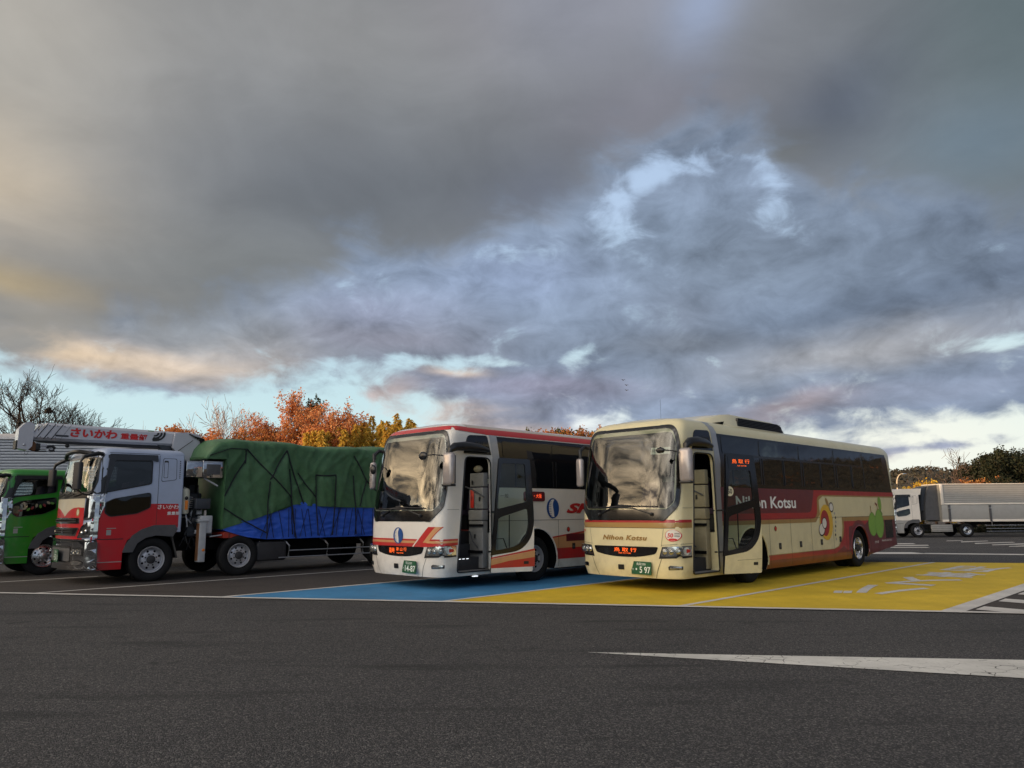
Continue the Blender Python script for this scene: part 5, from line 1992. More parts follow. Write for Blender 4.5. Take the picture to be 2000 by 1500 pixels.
zb_ = [(3.06, 1.16), (3.12, 1.14), (3.4, 1.05), (3.73, .96), (4.26, .89), (11.2, .89)]
xb = [3.07 + .06 * k for k in range(133)]
def crumple(x, z):
    k_ = max(0, min(1, (lerp_tab(zl_, max(x, 3.06)) - .04 - z) / .2))
    return k_ * .030 * abs(noise.noise(Vector((x * 2.2, z * 7.5, 1.0)))) + k_ * .016 * noise.noise(Vector((x * 6, z * 14, 3.0)))
m = cloth('cover', loc, [x for x in xb if x < 11.1], lambda x: lerp_tab(zb_, x), lambda x: lerp_tab(zl_, max(x, 3.06)) + .14, 'tarp_blue', 1.228, .4, 6.1, crumple)
m.build('cover', b_root, angle=60)
rb = random.Random(8)
for k in range(20):
    x = 4.1 + .19 * k + rb.uniform(-.05, .05)
    x1 = x + rb.uniform(-.3, .3)
    m = MB()
    m.tube([(x + (x1 - x) * t, -1.262, .93 + .75 * t) for t in (0, .25, .5, .75, 1)], .008, 'rope', 5)
    m.build('rope', b_root)

# ---- the green lorry beyond it
dx, dy = 4.25, -.92
gl = (-9.4889 + -math.cos(BH) * dx + math.sin(BH) * dy, 17.138 + math.sin(BH) * dx + math.cos(BH) * dy)
loc, rz = frame_of(*gl, BH)
t2 = thing('green_truck', 'bright green cab lorry half hidden behind the red crane lorry', 'lorry', loc, rz)
make_cab(t2, dict(zr=2.62, top='cab_green', low='cab_green', near_glass='cab_glass', curtain=True, plate=('岡山100', '12-08', 'い')))
for x, st in ((1.10, 'alloy'), (6.6, 'steel')):
    for sg in (-1, 1):
        wheel(t2, x, sg * 1.06, .50, sg, .27, st, 'steel')
m = MB()
for y in (-.4, .4):
    m.box((4.8, y, .80), (6.6, .10, .24), 'chassis')
m.build('chassis', t2)
m = MB()
m.box((5.1, 0, 1.10), (5.9, 2.4, .12), 'cab_green')
for sg in (-1, 1):
    m.box((5.1, sg * 1.18, 1.36), (5.9, .05, .40), 'cab_green', bev=.01)
m.box((2.2, 0, 1.7), (.06, 2.3, 1.2), 'cab_green', bev=.01)
m.box((8.05, 0, 1.36), (.05, 2.4, .4), 'cab_green', bev=.01)
m.build('drop_side_bed', t2)
m = MB()
pr = [(2.35, 1.5), (2.4, 2.35), (2.9, 2.55), (4.5, 2.5), (5.2, 2.2), (5.3, 1.5)]
m.prism(pr, -1.0, 1.0, 'tarp_green')
m.build('cargo_cover', t2)

# ---- articulated lorry across the car park
loc = (27.9, 57.2, -.56)
t3 = thing('articulated_lorry', 'white cab lorry with a long grey ribbed trailer parked across the far side', 'lorry', loc, R(0))
make_cab(t3, dict(zr=3.10, split=1.25, top='far_white', low='trailer_grey', near_glass='tint_glass', plate=('なにわ100', '38-21', 'え')))
m = MB()
m.prism([(.0, 3.1), (.25, 3.10), (2.15, 3.10), (2.25, 3.55), (.55, 3.52), (.1, 3.4)], -1.2, 1.2, 'far_white')
m.build('roof_fairing', t3)
for x in (1.75, 5.35, 12.4, 13.7):
    for sg in (-1, 1):
        wheel(t3, x, sg * 1.08, .50, sg, .28, 'alloy' if x == 5.35 else 'steel')
m = MB()
m.box((4.2, 0, .80), (4.6, .9, .24), 'chassis')
m.box((10.5, 0, 1.0), (8.6, .9, .22), 'chassis')
m.build('chassis', t3)
for sg in (-1, 1):
    m = MB()
    m.box((3.55, sg * 1.12, .66), (1.55, .10, .52), 'trailer_grey', bev=.01)
    for k in range(3):
        m.box((3.55, sg * 1.175, .50 + .15 * k), (1.55, .012, .012), 'line_black')
    m.build('side_skirt', t3)
tl = 13.0
x0 = 3.60
m = MB()
m.box((x0 + tl / 2, 0, 2.48), (tl, 2.44, 2.72), 'trailer_rib')
for sg in (-1, 1):
    for k in range(8):
        m.box((x0 + .25 + (tl - .3) / 2, sg * 1.225, 2.58 + .155 * k), (tl - .3, .012, .11), 'trailer_grey', bev=.005)
    m.box((x0 + tl / 2, sg * 1.235, 2.42), (tl, .05, .11), 'far_white', bev=.01)
    m.box((x0 + tl / 2, sg * 1.235, 1.20), (tl, .05, .16), 'far_white', bev=.01)
    m.box((x0 + tl / 2, sg * 1.225, 1.80), (tl - .1, .03, 1.05), 'trailer_grey', bev=.01)
    m.box((x0 + .12, sg * 1.24, 3.1), (.22, .05, 1.5), 'far_white', bev=.02)
m.box((x0 + tl / 2, 0, 3.86), (tl, 2.5, .06), 'far_white', bev=.02)
m.build('box_body', t3)
for k in range(5):
    for sg in (-1, 1):
        m = MB()
        m.box((x0 + .55 + 3.0 * k, sg * 1.26, 1.74), (.16, .05, 1.2), 'grey_plastic', bev=.01)
        m.tube([(x0 + .45 + 3.0 * k, sg * 1.3, 2.1), (x0 + .62 + 3.0 * k, sg * 1.3, 2.1)], .03, 'steel', 6)
        m.tube([(x0 + .55 + 3.0 * k, sg * 1.3, 1.15), (x0 + .58 + 3.0 * k, sg * 1.27, .8)], .02, 'steel', 6)
        m.build('gate_post', t3)
m = MB()
m.prism([(2.55, 1.25), (x0, 1.25), (x0, 3.8), (3.0, 3.75), (2.85, 3.4), (2.62, 2.4)], -.9, .9, 'grey_plastic')
m.prism([(2.4, 1.9), (2.9, 2.2), (2.95, 3.7), (2.55, 3.6)], -.7, .7, 'hydraulic')
m.build('refrigeration_unit', t3)
for z in (.62, .42, .85):
    m = MB()
    m.tube([(x0 + 3.2, -1.15, z), (x0 + 8.0, -1.15, z)], .02, 'steel', 6)
    m.build('guard_rail', t3)

# ------------------------------------------------------------------ ground
def gz(x, y):
    return -.018 * max(0.0, min(y, 56.0) - 25.0)


def asphalt(name, base, agg, rough=.9, speck=70, coarse=1.0):
    m = bpy.data.materials.new(name)
    nt, N, L, b = nodes_of(m)
    v = tex_coord(nt)
    vo = N.new('ShaderNodeTexVoronoi')
    vo.inputs['Scale'].default_value = speck
    L.new(v, vo.inputs['Vector'])
    sp = N.new('ShaderNodeSeparateColor')
    L.new(vo.outputs['Color'], sp.inputs[0])
    pw = N.new('ShaderNodeMath')
    pw.operation = 'POWER'
    L.new(sp.outputs[0], pw.inputs[0])
    pw.inputs[1].default_value = 3.2
    c1 = mixc(nt, pw.outputs[0], base, agg)
    f2 = noise_fac(nt, v, 28, 4, .7, .25, .75)
    c2 = mixc(nt, f2, tuple(c * .62 for c in base), c1)
    mott = noise_fac(nt, v, .35, 6, .6, .3, .7)
    c3 = mixc(nt, mott, tuple(.82 for _ in range(3)), (1.12, 1.1, 1.08))
    c4 = mixc(nt, 1.0, c2, c3, 'MULTIPLY')
    # tyre tracks and stains
    st = noise_fac(nt, tex_coord(nt, (.25, 1.6, 1)), 1.2, 5, .6, .55, .75)
    c5 = mixc(nt, st, c4, tuple(c * .55 for c in base))
    oil = noise_fac(nt, v, 1.7, 3, .5, .66, .74)
    m9 = N.new('ShaderNodeMath')
    m9.operation = 'MULTIPLY'
    m9.inputs[1].default_value = .6
    L.new(oil, m9.inputs[0])
    c5 = mixc(nt, m9.outputs[0], c5, tuple(c * .45 for c in base))
    L.new(c5, b.inputs['Base Color'])
    setin(b, Roughness=rough, Specular_IOR_Level=.35)
    n = N.new('ShaderNodeTexNoise')
    n.inputs['Scale'].default_value = 55
    n.inputs['Detail'].default_value = 4
    L.new(v, n.inputs['Vector'])
    ad = N.new('ShaderNodeMath')
    ad.operation = 'SUBTRACT'
    L.new(n.outputs['Fac'], ad.inputs[0])
    L.new(vo.outputs['Distance'], ad.inputs[1])
    bp = N.new('ShaderNodeBump')
    bp.inputs['Strength'].default_value = .8 * coarse
    bp.inputs['Distance'].default_value = .012
    L.new(ad.outputs[0], bp.inputs['Height'])
    L.new(bp.outputs[0], b.inputs['Normal'])
    MATS[name] = m


def road_paint(name, col, wear=.35, cracks=False, under=(.035, .034, .034)):
    m = bpy.data.materials.new(name)
    nt, N, L, b = nodes_of(m)
    v = tex_coord(nt)
    f = noise_fac(nt, v, 38, 6, .75, .60 - .12 * wear, .80)
    big = noise_fac(nt, v, .9, 5, .6, .3, .7)
    mu = N.new('ShaderNodeMath')
    mu.operation = 'MULTIPLY'
    L.new(f, mu.inputs[0])
    L.new(big, mu.inputs[1])
    c = mixc(nt, big, tuple(q * .78 for q in col), tuple(min(1, q * 1.08) for q in col))
    dirt = noise_fac(nt, tex_coord(nt, (1, 1, 1)), 3.5, 6, .7, .45, .8)
    m3 = N.new('ShaderNodeMath')
    m3.operation = 'MULTIPLY'
    m3.inputs[1].default_value = .35
    L.new(dirt, m3.inputs[0])
    c = mixc(nt, m3.outputs[0], c, tuple(q * .5 for q in col))
    c = mixc(nt, mu.outputs[0], c, under)
    if cracks:
        w = N.new('ShaderNodeTexNoise')
        w.inputs['Scale'].default_value = 6
        L.new(v, w.inputs['Vector'])
        av = N.new('ShaderNodeVectorMath')
        av.operation = 'MULTIPLY_ADD'
        L.new(w.outputs['Color'], av.inputs[0])
        av.inputs[1].default_value = (.12, .12, 0)
        L.new(v, av.inputs[2])
        vo = N.new('ShaderNodeTexVoronoi')
        vo.feature = 'DISTANCE_TO_EDGE'
        vo.inputs['Scale'].default_value = 5.5
        L.new(av.outputs[0], vo.inputs['Vector'])
        cr = N.new('ShaderNodeMapRange')
        cr.inputs[1].default_value = .008
        cr.inputs[2].default_value = .028
        cr.inputs[3].default_value = 1
        cr.inputs[4].default_value = 0
        L.new(vo.outputs['Distance'], cr.inputs[0])
        br = noise_fac(nt, v, 2.2, 3, .6, .48, .60)
        m4 = N.new('ShaderNodeMath')
        m4.operation = 'MULTIPLY'
        L.new(cr.outputs[0], m4.inputs[0])
        L.new(br, m4.inputs[1])
        c = mixc(nt, m4.outputs[0], c, under)
    L.new(c, b.inputs['Base Color'])
    setin(b, Roughness=.75, Specular_IOR_Level=.3)
    n = N.new('ShaderNodeTexNoise')
    n.inputs['Scale'].default_value = 60
    n.inputs['Detail'].default_value = 3
    L.new(v, n.inputs['Vector'])
    bp = N.new('ShaderNodeBump')
    bp.inputs['Strength'].default_value = .45
    bp.inputs['Distance'].default_value = .008
    L.new(n.outputs['Fac'], bp.inputs['Height'])
    L.new(bp.outputs[0], b.inputs['Normal'])
    MATS[name] = m


asphalt('asphalt', (.045, .0455, .050), (.30, .29, .28), speck=88)
asphalt('lot_asphalt', (.058, .049, .046), (.13, .12, .11), coarse=.6)
road_paint('road_white', (.62, .60, .57), .5)
road_paint('wedge_white', (.66, .65, .61), .35, cracks=True)
road_paint('bay_yellow', (.66, .46, .030), .4)
road_paint('bay_blue', (.055, .23, .45), .35)

m = MB()
ys = [-60, -20, 0, 12, 25, 35, 45, 56, 70, 120, 400]
xs = [-400, -60, -30, 0, 30, 60, 400]
vs = [(x, y, gz(x, y)) for y in ys for x in xs]
n = len(xs)
m.add(vs, [(j * n + i, j * n + i + 1, (j + 1) * n + i + 1, (j + 1) * n + i) for j in range(len(ys) - 1) for i in range(n - 1)], 'asphalt')
tag(m.build('ground'), kind='structure')

FD = Vector((.9765, -.2157)).normalized()
F0 = Vector((-10.45, 15.76))
BD = Vector((math.sin(R(44.6)), math.cos(R(44.6))))
BN = Vector((-BD.y, BD.x))
fl = lambda x: Vector((x, 15.76 - .2209 * (x + 10.45)))


def sheet(name, polys, mat, z, kind='structure'):
    m = MB()
    for p in polys:
        m.add([(q[0], q[1], gz(q[0], q[1]) + z) for q in p], [tuple(range(len(p)))], mat, False)
    return tag(m.build(name), kind=kind)


def quad(a, b, w):
    a, b = Vector(a), Vector(b)
    t = (b - a).normalized()
    q = Vector((-t.y, t.x)) * w / 2
    return [a - q, b - q, b + q, a + q]


BL_ = 13.7
L = {k: fl(x) for k, x in (('g', -18.2), ('f', -13.9), ('0', -9.75), ('1', -5.61), ('2', -1.31), ('3', 2.72), ('4', 6.72))}
# the bays are laid on a slightly browner surface
far0, far1 = fl(-60), fl(40)
sheet('parking_lot', [[far0, far1, far1 + Vector((8, 26)), far0 + Vector((8, 18))][:0] or [fl(-34), fl(10.5), fl(10.5) + BD * 14.2, fl(-34) + BD * 14.2]], 'lot_asphalt', .004)
sheet('blue_bay', [[L['1'], L['2'], L['2'] + BD * BL_, L['1'] + BD * BL_]], 'bay_blue', .008)
sheet('yellow_bay', [[L['2'], L['4'], L['4'] + BD * BL_, L['2'] + BD * BL_]], 'bay_yellow', .008)
pl = []
sheet('front_line_marking', [quad(fl(-34), fl(12.5), .17)], 'road_white', .016)
for k, w in (('g', .12), ('f', .12), ('0', .12), ('1', .13), ('2', .12), ('3', .12)):
    pl.append(quad(L[k], L[k] + BD * BL_, w))
pl.append(quad(L['4'], L['4'] + BD * (BL_ + .3), .30))
sheet('bay_line_marking', pl, 'road_white', .012)
hb = []
HD = Vector((.627, -.779))
for k in range(12):
    s = .55 + 1.43 * k
    a = L['4'] + BD * s + Vector((.18, -.18)) * .8
    b_ = a + BD * .52
    pts = []
    for p in (a, b_):
        t = (p.y - fl(p.x).y) / (.779 - .2209 * .627)
        pts.append(p + HD * min(t, 9))
    hb.append([a, b_, pts[1], pts[0]])
sheet('hatch_marking', hb, 'road_white', .012)
# lettering on the yellow bay: buses only, read from the rear of the bay
m = MB()
def onlot(bv, av, o):
    p = L['3'] + BD * av + BN * bv
    return Vector((p.x, p.y, .012 + o))
for ch, a0, a1 in (('バ', 3.65, 5.75), ('ス', 6.2, 8.2), ('専', 8.6, 10.35), ('用', 10.75, 12.75)):
    lettering(m, ch, -2.2, a1, -.95, a0, onlot, 0, 'road_white', .022)
tag(m.build('road_lettering'), kind='structure')
# wedge marking in the foreground and the marks beyond the bays
tip = Vector((.81, 8.87))
ux = (Vector((5.36, 8.26)) - tip) * 1.9
lx = (Vector((4.78, 7.41)) - tip) * 1.9
sheet('wedge_marking', [[tip, tip + lx, tip + ux]], 'wedge_white', .008)
far = [[(12.6, 27.75), (14.8, 27.3), (15.05, 29.05), (13.3, 29.3)], [(14.59, 27.35), (17.3, 25.9), (17.9, 26.6), (15.1, 28.2)], [(17.3, 25.9), (26, 22.6), (26.3, 23.2), (17.9, 26.6)],
       [(19.55, 39.27), (20.72, 39.46), (21.31, 40.91), (20.4, 41.0)], [(18.03, 36.6), (19.93, 36.79), (20.53, 38.0), (18.87, 37.8)], [(16.81, 34.25), (18.4, 33.88), (18.71, 34.77), (17.29, 35.11)],
       [(25.37, 44.97), (26.73, 45.6), (27.26, 46.5), (26.17, 46.2)], [(24.69, 42.26), (27.47, 44.3), (28.01, 45.3), (25.51, 43.7)], [(23.62, 39.19), (27.04, 41.26), (27.46, 42.2), (24.34, 40.5)],
       [(22.92, 36.7), (25.14, 37.77), (26.2, 39.3), (23.44, 37.6)], [(22.3, 34.51), (23.1, 34.72), (24.08, 36.0), (22.66, 35.1)]]
sheet('lane_marking', far, 'road_white', .012)

# ------------------------------------------------------------------ buildings
plain('siding', (.33, .37, .43), .5, .1, var=.06)
plain('siding_cap', (.42, .44, .48), .5, .2)
plain('siding_groove_shade', (.23, .25, .29), .6, spec=.2)  # shade between the ribs put into the colour, so the stripes read
plain('brown_wall', (.14, .11, .09), .8)
plain('unseen_building_glass', (.03, .03, .03), .1)  # panes of the unseen building added as a sun block
wa, wb = Vector((-62, 45.2)), Vector((-23.2, 49.6))
wh = thing('metal_warehouse', 'long grey metal warehouse with ribbed cladding behind the lorries', 'warehouse', (wa.x, wa.y, -.45), math.atan2(wb.y - wa.y, wb.x - wa.x))
WL = (wb - wa).length
m = MB()
prof = []
z = 0.0
while z < 6.75:
    prof += [(0, z), (0, z + .11), (.07, z + .13), (.07, z + .17)]
    z += .19
for (y0, d) in ((0, 1), (6, -1)):
    vs = [(x, y0 + d * p[0], p[1]) for x in (0, WL) for p in prof]
    n = len(prof)
    m.add(vs, [(i, i + 1, n + i + 1, n + i) for i in range(n - 1) if i % 4 == 0], 'siding', False)
    m.add(vs, [(i, i + 1, n + i + 1, n + i) for i in range(n - 1) if i % 4], 'siding_groove_shade', False)
for x in (0, WL):
    vs = [(x, 6 * t, p[1]) for t in (0, 1) for p in ((0, 0), (0, 6.8))]
    m.add(vs, [(0, 1, 3, 2)], 'siding', False)
m.build('wall', wh)
m = MB()
m.box((WL / 2, -.02, 7.0), (WL + .1, .16, .36), 'siding_cap')
m.add([(0, -.1, 7.18), (WL, -.1, 7.18), (WL, 3, 7.3), (0, 3, 7.3), (WL, 6.1, 7.18), (0, 6.1, 7.18)], [(0, 1, 2, 3), (3, 2, 4, 5)], 'siding_cap', False)
m.build('roof', wh)

sb = thing('unseen_shade_building', 'long brown building added out of view at the left to shade the car park', 'building', (-80, 0, 0), 0)  # unseen, added and sized to keep the low sun off the vehicles
m = MB()
m.box((-4, -20, 7.0), (9, 92, 14), 'brown_wall')
m.box((-4, 37, 5.5), (8.8, 22, 11), 'brown_wall')
m.build('wall', sb)
m = MB()
m.box((-4, -20, 14.1), (10, 93, .25), 'siding_cap')
m.box((-4, 37.6, 11.1), (9.6, 22.6, .25), 'siding_cap')
m.build('roof', sb)
for k in range(14):
    m = MB()
    m.box((.52, -32 + 4.9 * k, 1.7), (.06, 3.2, 2.6), 'unseen_building_glass')
    m.build('window', sb)
    m = MB()
    m.box((.52, -32 + 4.9 * k, 5.9), (.06, 2.2, 1.5), 'unseen_building_glass')
    m.build('window', sb)

# ------------------------------------------------------------------ vegetation
def leafmat(name, cols, trans=.35, rough=.7):
    m = bpy.data.materials.new(name)
    nt, N, L, b = nodes_of(m)
    g = N.new('ShaderNodeNewGeometry')
    r = N.new('ShaderNodeValToRGB')
    L.new(g.outputs['Random Per Island'], r.inputs[0])
    e = r.color_ramp.elements
    while len(e) < len(cols):
        e.new(.5)
    for i, (k, c) in enumerate(zip(e, cols)):
        k.position = i / (len(cols) - 1)
        k.color = (*c, 1)
    v = tex_coord(nt)
    f = noise_fac(nt, v, .5, 4, .6, .3, .7)
    c = mixc(nt, 1.0, r.outputs[0], mixc(nt, f, (.7, .7, .7), (1.15, 1.15, 1.1)), 'MULTIPLY')
    L.new(c, b.inputs['Base Color'])
    setin(b, Roughness=rough, Specular_IOR_Level=.25)
    t = N.new('ShaderNodeBsdfTranslucent')
    L.new(c, t.inputs[0])
    mx = N.new('ShaderNodeMixShader')
    mx.inputs[0].default_value = trans
    L.new(b.outputs[0], mx.inputs[1])
    L.new(t.outputs[0], mx.inputs[2])
    L.new(mx.outputs[0], N['Material Output'].inputs[0])
    MATS[name] = m


leafmat('leaf_orange', [(.80, .29, .11), (.78, .38, .15), (.62, .20, .08), (.80, .46, .24), (.46, .15, .07)], .55)
leafmat('leaf_rust', [(.55, .18, .06), (.45, .16, .06), (.55, .28, .08), (.30, .12, .05)], .45)
leafmat('leaf_gold', [(.70, .42, .05), (.75, .52, .07), (.55, .32, .04), (.42, .34, .06)], .45)
leafmat('leaf_bamboo', [(.66, .46, .08), (.74, .50, .09), (.46, .38, .08), (.70, .38, .09)], .5)
leafmat('leaf_green', [(.05, .07, .02), (.09, .09, .025), (.03, .045, .015), (.12, .09, .03)])
leafmat('leaf_dark', [(.018, .026, .012), (.030, .034, .015), (.012, .018, .010), (.045, .038, .018)], .2)
leafmat('wood_hill', [(.050, .046, .036), (.056, .048, .038), (.042, .042, .032), (.060, .050, .040), (.048, .048, .034)], .05)
plain('bark_dark', (.03, .022, .018), .9)
plain('bark_pale', (.42, .28, .20), .9)
plain('bark_brown', (.10, .065, .05), .9)
plain('hill_soil', (.045, .042, .028), .95)


def rv(r):
    while True:
        v = Vector((r.uniform(-1, 1), r.uniform(-1, 1), r.uniform(-1, 1)))
        if .05 < v.length < 1:
            return v.normalized()


def branch(mb, r, p, d, L_, rad, lvl, kids, tips, mat, up=.12, wig=.22, ang=(22, 48), shrink=(.62, .85), rmin=.012):
    rad = max(rad, rmin)
    pts = [Vector(p)]
    dd = Vector(d).normalized()
    k = 4 if lvl > 1 else 3
    for i in range(k):
        dd = (dd + rv(r) * wig + Vector((0, 0, up))).normalized()
        pts.append(pts[-1] + dd * (L_ / k))
    end = max(rad * .62, rmin * .8)
    mb.tube(pts, [rad + (end - rad) * i / k for i in range(k + 1)], mat, 6 if lvl > 3 else (4 if lvl > 1 else 3), caps=False)
    if lvl <= 2:
        tips.append((pts[-1], dd, lvl))
        tips.append((pts[-2], dd, lvl))
    if lvl == 0:
        return
    for i in range(kids[lvl]):
        t = r.uniform(.35, 1.0) if i else 1.0
        q = pts[0].lerp(pts[-1], t) if t < 1 else pts[-1]
        j = min(k - 1, int(t * k))
        q = pts[j].lerp(pts[j + 1], t * k - j) if t < 1 else pts[-1]
        side = dd.cross(rv(r))
        if side.length < .1:
            side = Vector((1, 0, 0))
        a = R(r.uniform(*ang)) * (1 if i else .6)
        nd = dd * math.cos(a) + side.normalized() * math.sin(a)
        branch(mb, r, q, nd, L_ * r.uniform(*shrink), end * r.uniform(.6, .95), lvl - 1, kids, tips, mat, up, wig, ang, shrink, rmin)


def leaves(mb, r, tips, mat, per, size, spread, stretch=1.0, droop=0):
    vs, fs = [], []
    for p, d, l in tips:
        for _ in range(per):
            c = p + rv(r) * spread * r.random() ** .5
            a = rv(r)
            a.z -= droop
            a.normalize()
            b = a.cross(rv(r))
            if b.length < .1:
                continue
            b.normalize()
            s = size * r.uniform(.6, 1.3)
            n = len(vs)
            vs += [c - a * s * stretch, c + b * s * .5, c + a * s * stretch, c - b * s * .5]
            fs.append((n, n + 1, n + 2, n + 3))
    mb.add(vs, fs, mat, False)


def at(px, Y, base=None):
    """a ground position from a bearing (photo column) and a distance"""
    x = (px - 1000) / 1466.2 * Y * 1.0
    return x, Y, (gz(x, Y) if base is None else base)


def tree(name, label, px, Y, H, seed, leaf=None, lvl=5, kids=(0, 3, 3, 3, 3, 3), per=2, size=.14, spread=.35, r0=.18, bark='bark_brown', group=None, first=.30, lean=(0, 0), cat='tree', trunks=1, W=None, **k):
    r = random.Random(seed)
    x, y, z = at(px, Y)
    t = thing(name, label, cat, (x, y, z), 0, group)
    mb, tips = MB(), []
    for q in range(trunks):
        d = Vector((lean[0] + (r.uniform(-.35, .35) if trunks > 1 else 0), lean[1] + (r.uniform(-.3, .3) if trunks > 1 else 0), 1))
        branch(mb, r, Vector((0, 0, -.1)), d, H * first, r0, lvl, kids, tips, bark, **k)
    zm = max(v[2] for v in mb.v)
    s = H / zm
    xs_ = sorted(p.x for p, d, l in tips)
    ys_ = sorted(p.y for p, d, l in tips)
    q0, q1 = len(xs_) // 20, len(xs_) - 1 - len(xs_) // 20
    wx, wy = max(.1, xs_[q1] - xs_[q0]) * s, max(.1, ys_[q1] - ys_[q0]) * s
    cx, cy = (xs_[q1] + xs_[q0]) / 2 * s, (ys_[q1] + ys_[q0]) / 2 * s
    kx, ky = (W / wx, W / wy) if W else (1, 1)
    def fit(p):
        a, b, c = p[0] * s, p[1] * s, p[2] * s
        f = min(1, max(0, c / (H * .6)))
        return Vector(((a - cx * f) * (1 + (kx - 1) * f), (b - cy * f) * (1 + (ky - 1) * f), c))
    mb.v = [tuple(fit(p)) for p in mb.v]
    tips = [(fit(p), d, l) for p, d, l in tips]
    mb.build('trunk', t)
    if leaf:
        lb = MB()
        leaves(lb, r, tips, leaf, per, size, spread)
        lb.build('crown', t)
    return t


G1, G2, G3 = 'autumn trees behind the lorries', 'bamboo beyond the tarpaulined lorry', 'bare trees'
bt = tree('bare_tree', 'tall dark leafless tree above the grey warehouse roof at far left', 48, 82, 18.6, 27, None, 7, (0, 2, 3, 3, 3, 3, 4, 4), r0=.80, bark='bark_dark', first=.24, up=.07, ang=(20, 46), W=10.2, rmin=.016)
m = MB()
for k in range(60):
    a = rv(random.Random(k)) * .42
    a.z *= .7
    m.tube([a, a + rv(random.Random(k + 99)) * .35], .03, 'bark_dark', 3)
m.ball((0, 0, 0), (.36, .36, .26), 'bark_dark', 10, 7)
nst = m.build('bird_nest', bt)
nst.location = (2.1, 0, 13.3)
nst['label'] = 'dark twiggy nest'
tree('bare_tree', 'faint small leafless tree just above the crane boom', 287, 88, 12.9, 5, None, 4, (0, 3, 3, 3, 3), r0=.10, bark='bark_pale', first=.4, up=.25, wig=.1, ang=(8, 24), trunks=3, W=2.4, rmin=.014)
tree('leafless_tree', 'wide spreading pale leafless tree left of the tallest orange tree', 410, 64, 12.1, 21, None, 6, (0, 3, 3, 3, 3, 3, 3), r0=.30, bark='bark_pale', first=.30, up=.06, ang=(24, 52), W=6.3, rmin=.017)
tree('leafless_tree', 'thin pale leafless tree close against the tallest orange tree', 488, 63, 11.0, 33, 'leaf_orange', 5, (0, 3, 3, 3, 3, 3), 2, .09, .35, r0=.14, bark='bark_pale', first=.34, up=.15, W=2.8, rmin=.014)
tree('maple_tree', 'tallest orange leaved tree with a rounded crown', 546, 62, 12.4, 42, 'leaf_orange', 6, (0, 3, 3, 3, 3, 3, 3), 6, .11, .36, r0=.24, bark='bark_brown', first=.26, up=.12, ang=(20, 44), group=G1, W=4.1)
tree('evergreen_tree', 'narrow dark green topped tree between the two orange trees', 604, 64, 11.9, 61, 'leaf_green', 5, (0, 3, 3, 3, 2, 2), 12, .11, .30, r0=.16, bark='bark_dark', first=.50, up=.25, ang=(10, 30), W=1.7)
tree('maple_tree', 'reddish orange leaved tree just left of the bamboo', 657, 61, 11.0, 77, 'leaf_orange', 6, (0, 3, 3, 3, 3, 3, 3), 6, .11, .38, r0=.22, bark='bark_brown', first=.26, up=.10, ang=(22, 46), group=G1, W=4.2)
for i, (px, Y, H, lf, lb) in enumerate((
        (325, 62, 9.3, 'leaf_rust', 'low rusty shrub tree showing above the rear of the boom'), (358, 63, 9.2, 'leaf_rust', 'olive and rust shrub tree behind the crane boom'),
        (398, 61, 8.9, 'leaf_orange', 'orange shrub tree right behind the crane column'), (448, 62, 8.8, 'leaf_orange', 'orange shrub tree at the foot of the spreading leafless tree'),
        (505, 61, 8.9, 'leaf_rust', 'rusty shrub tree below the thin leafless tree'), (575, 62, 9.0, 'leaf_rust', 'rusty shrub tree under the narrow dark green top'),
        (618, 60, 8.8, 'leaf_orange', 'bright orange shrub tree low between the maples'), (692, 63, 9.6, 'leaf_rust', 'brown shrub tree behind the left end of the bamboo'),
        (760, 64, 8.9, 'leaf_rust', 'brown shrub tree among the right end of the bamboo'))):
    tree('shrub_tree', lb, px, Y, H, 100 + i, lf, 4, (0, 4, 4, 4, 4), 15, .11, .46, r0=.12, bark='bark_brown', first=.34, up=.10, ang=(24, 60), group=G1, trunks=3, W=2.9)
# bamboo culms, arching with drooping sprays
rb = random.Random(3)
for i in range(52):
    px = 598 + i * 4.2 + rb.uniform(-3, 3)
    top = {28: 814, 33: 822, 42: 808, 37: 824, 46: 820}.get(i, 842 - 8 * (i > 20) + rb.uniform(-9, 9))
    Y = 59 + rb.uniform(-2, 3)
    H = 1.59 + (999 - top) / 1466.2 * Y + .56
    x, y, z = at(px, Y)
    t = thing('bamboo', 'yellow green bamboo stem with drooping leaf sprays behind the green tarpaulin', 'bamboo', (x, y, z), 0, G2)
    mb, lb = MB(), MB()
    lean = Vector((rb.uniform(-.5, .5), rb.uniform(-.4, .4), 0))
    pts = [lean * (k / 8) ** 2.2 + Vector((0, 0, H * k / 8)) for k in range(9)]
    mb.tube(pts, [.05 - .0052 * k for k in range(9)], 'leaf_bamboo', 5, False)
    vs, fs = [], []
    for k in range(80):
        q = .40 + .60 * k / 80
        p = Vector((0, 0, H * q)) + lean * q ** 2.2
        w = (1 - q) * 1.7 + .16
        for _ in range(2):
            a = rb.uniform(0, 6.283)
            o = Vector((math.cos(a), math.sin(a), 0))
            e = p + o * w * rb.uniform(.5, 1) + Vector((0, 0, .35 * w + rb.uniform(-.1, .1)))
            mb.tube([p, e], .008, 'leaf_bamboo', 3, False)
            for s_ in range(7):
                c = p.lerp(e, .25 + .75 * s_ / 6)
                dn = (o * .6 + Vector((rb.uniform(-.5, .5), rb.uniform(-.5, .5), -.55))).normalized()
                sd_ = dn.cross(rv(rb)).normalized() * .055
                n = len(vs)
                L1 = rb.uniform(.20, .38)
                vs += [c - sd_, c + dn * L1, c + sd_, c + dn * L1 * .3 - sd_]
                fs.append((n, n + 1, n + 2))
    lb.add(vs, fs, 'leaf_bamboo', False)
    mb.build('stem', t)
    lb.build('foliage', t)
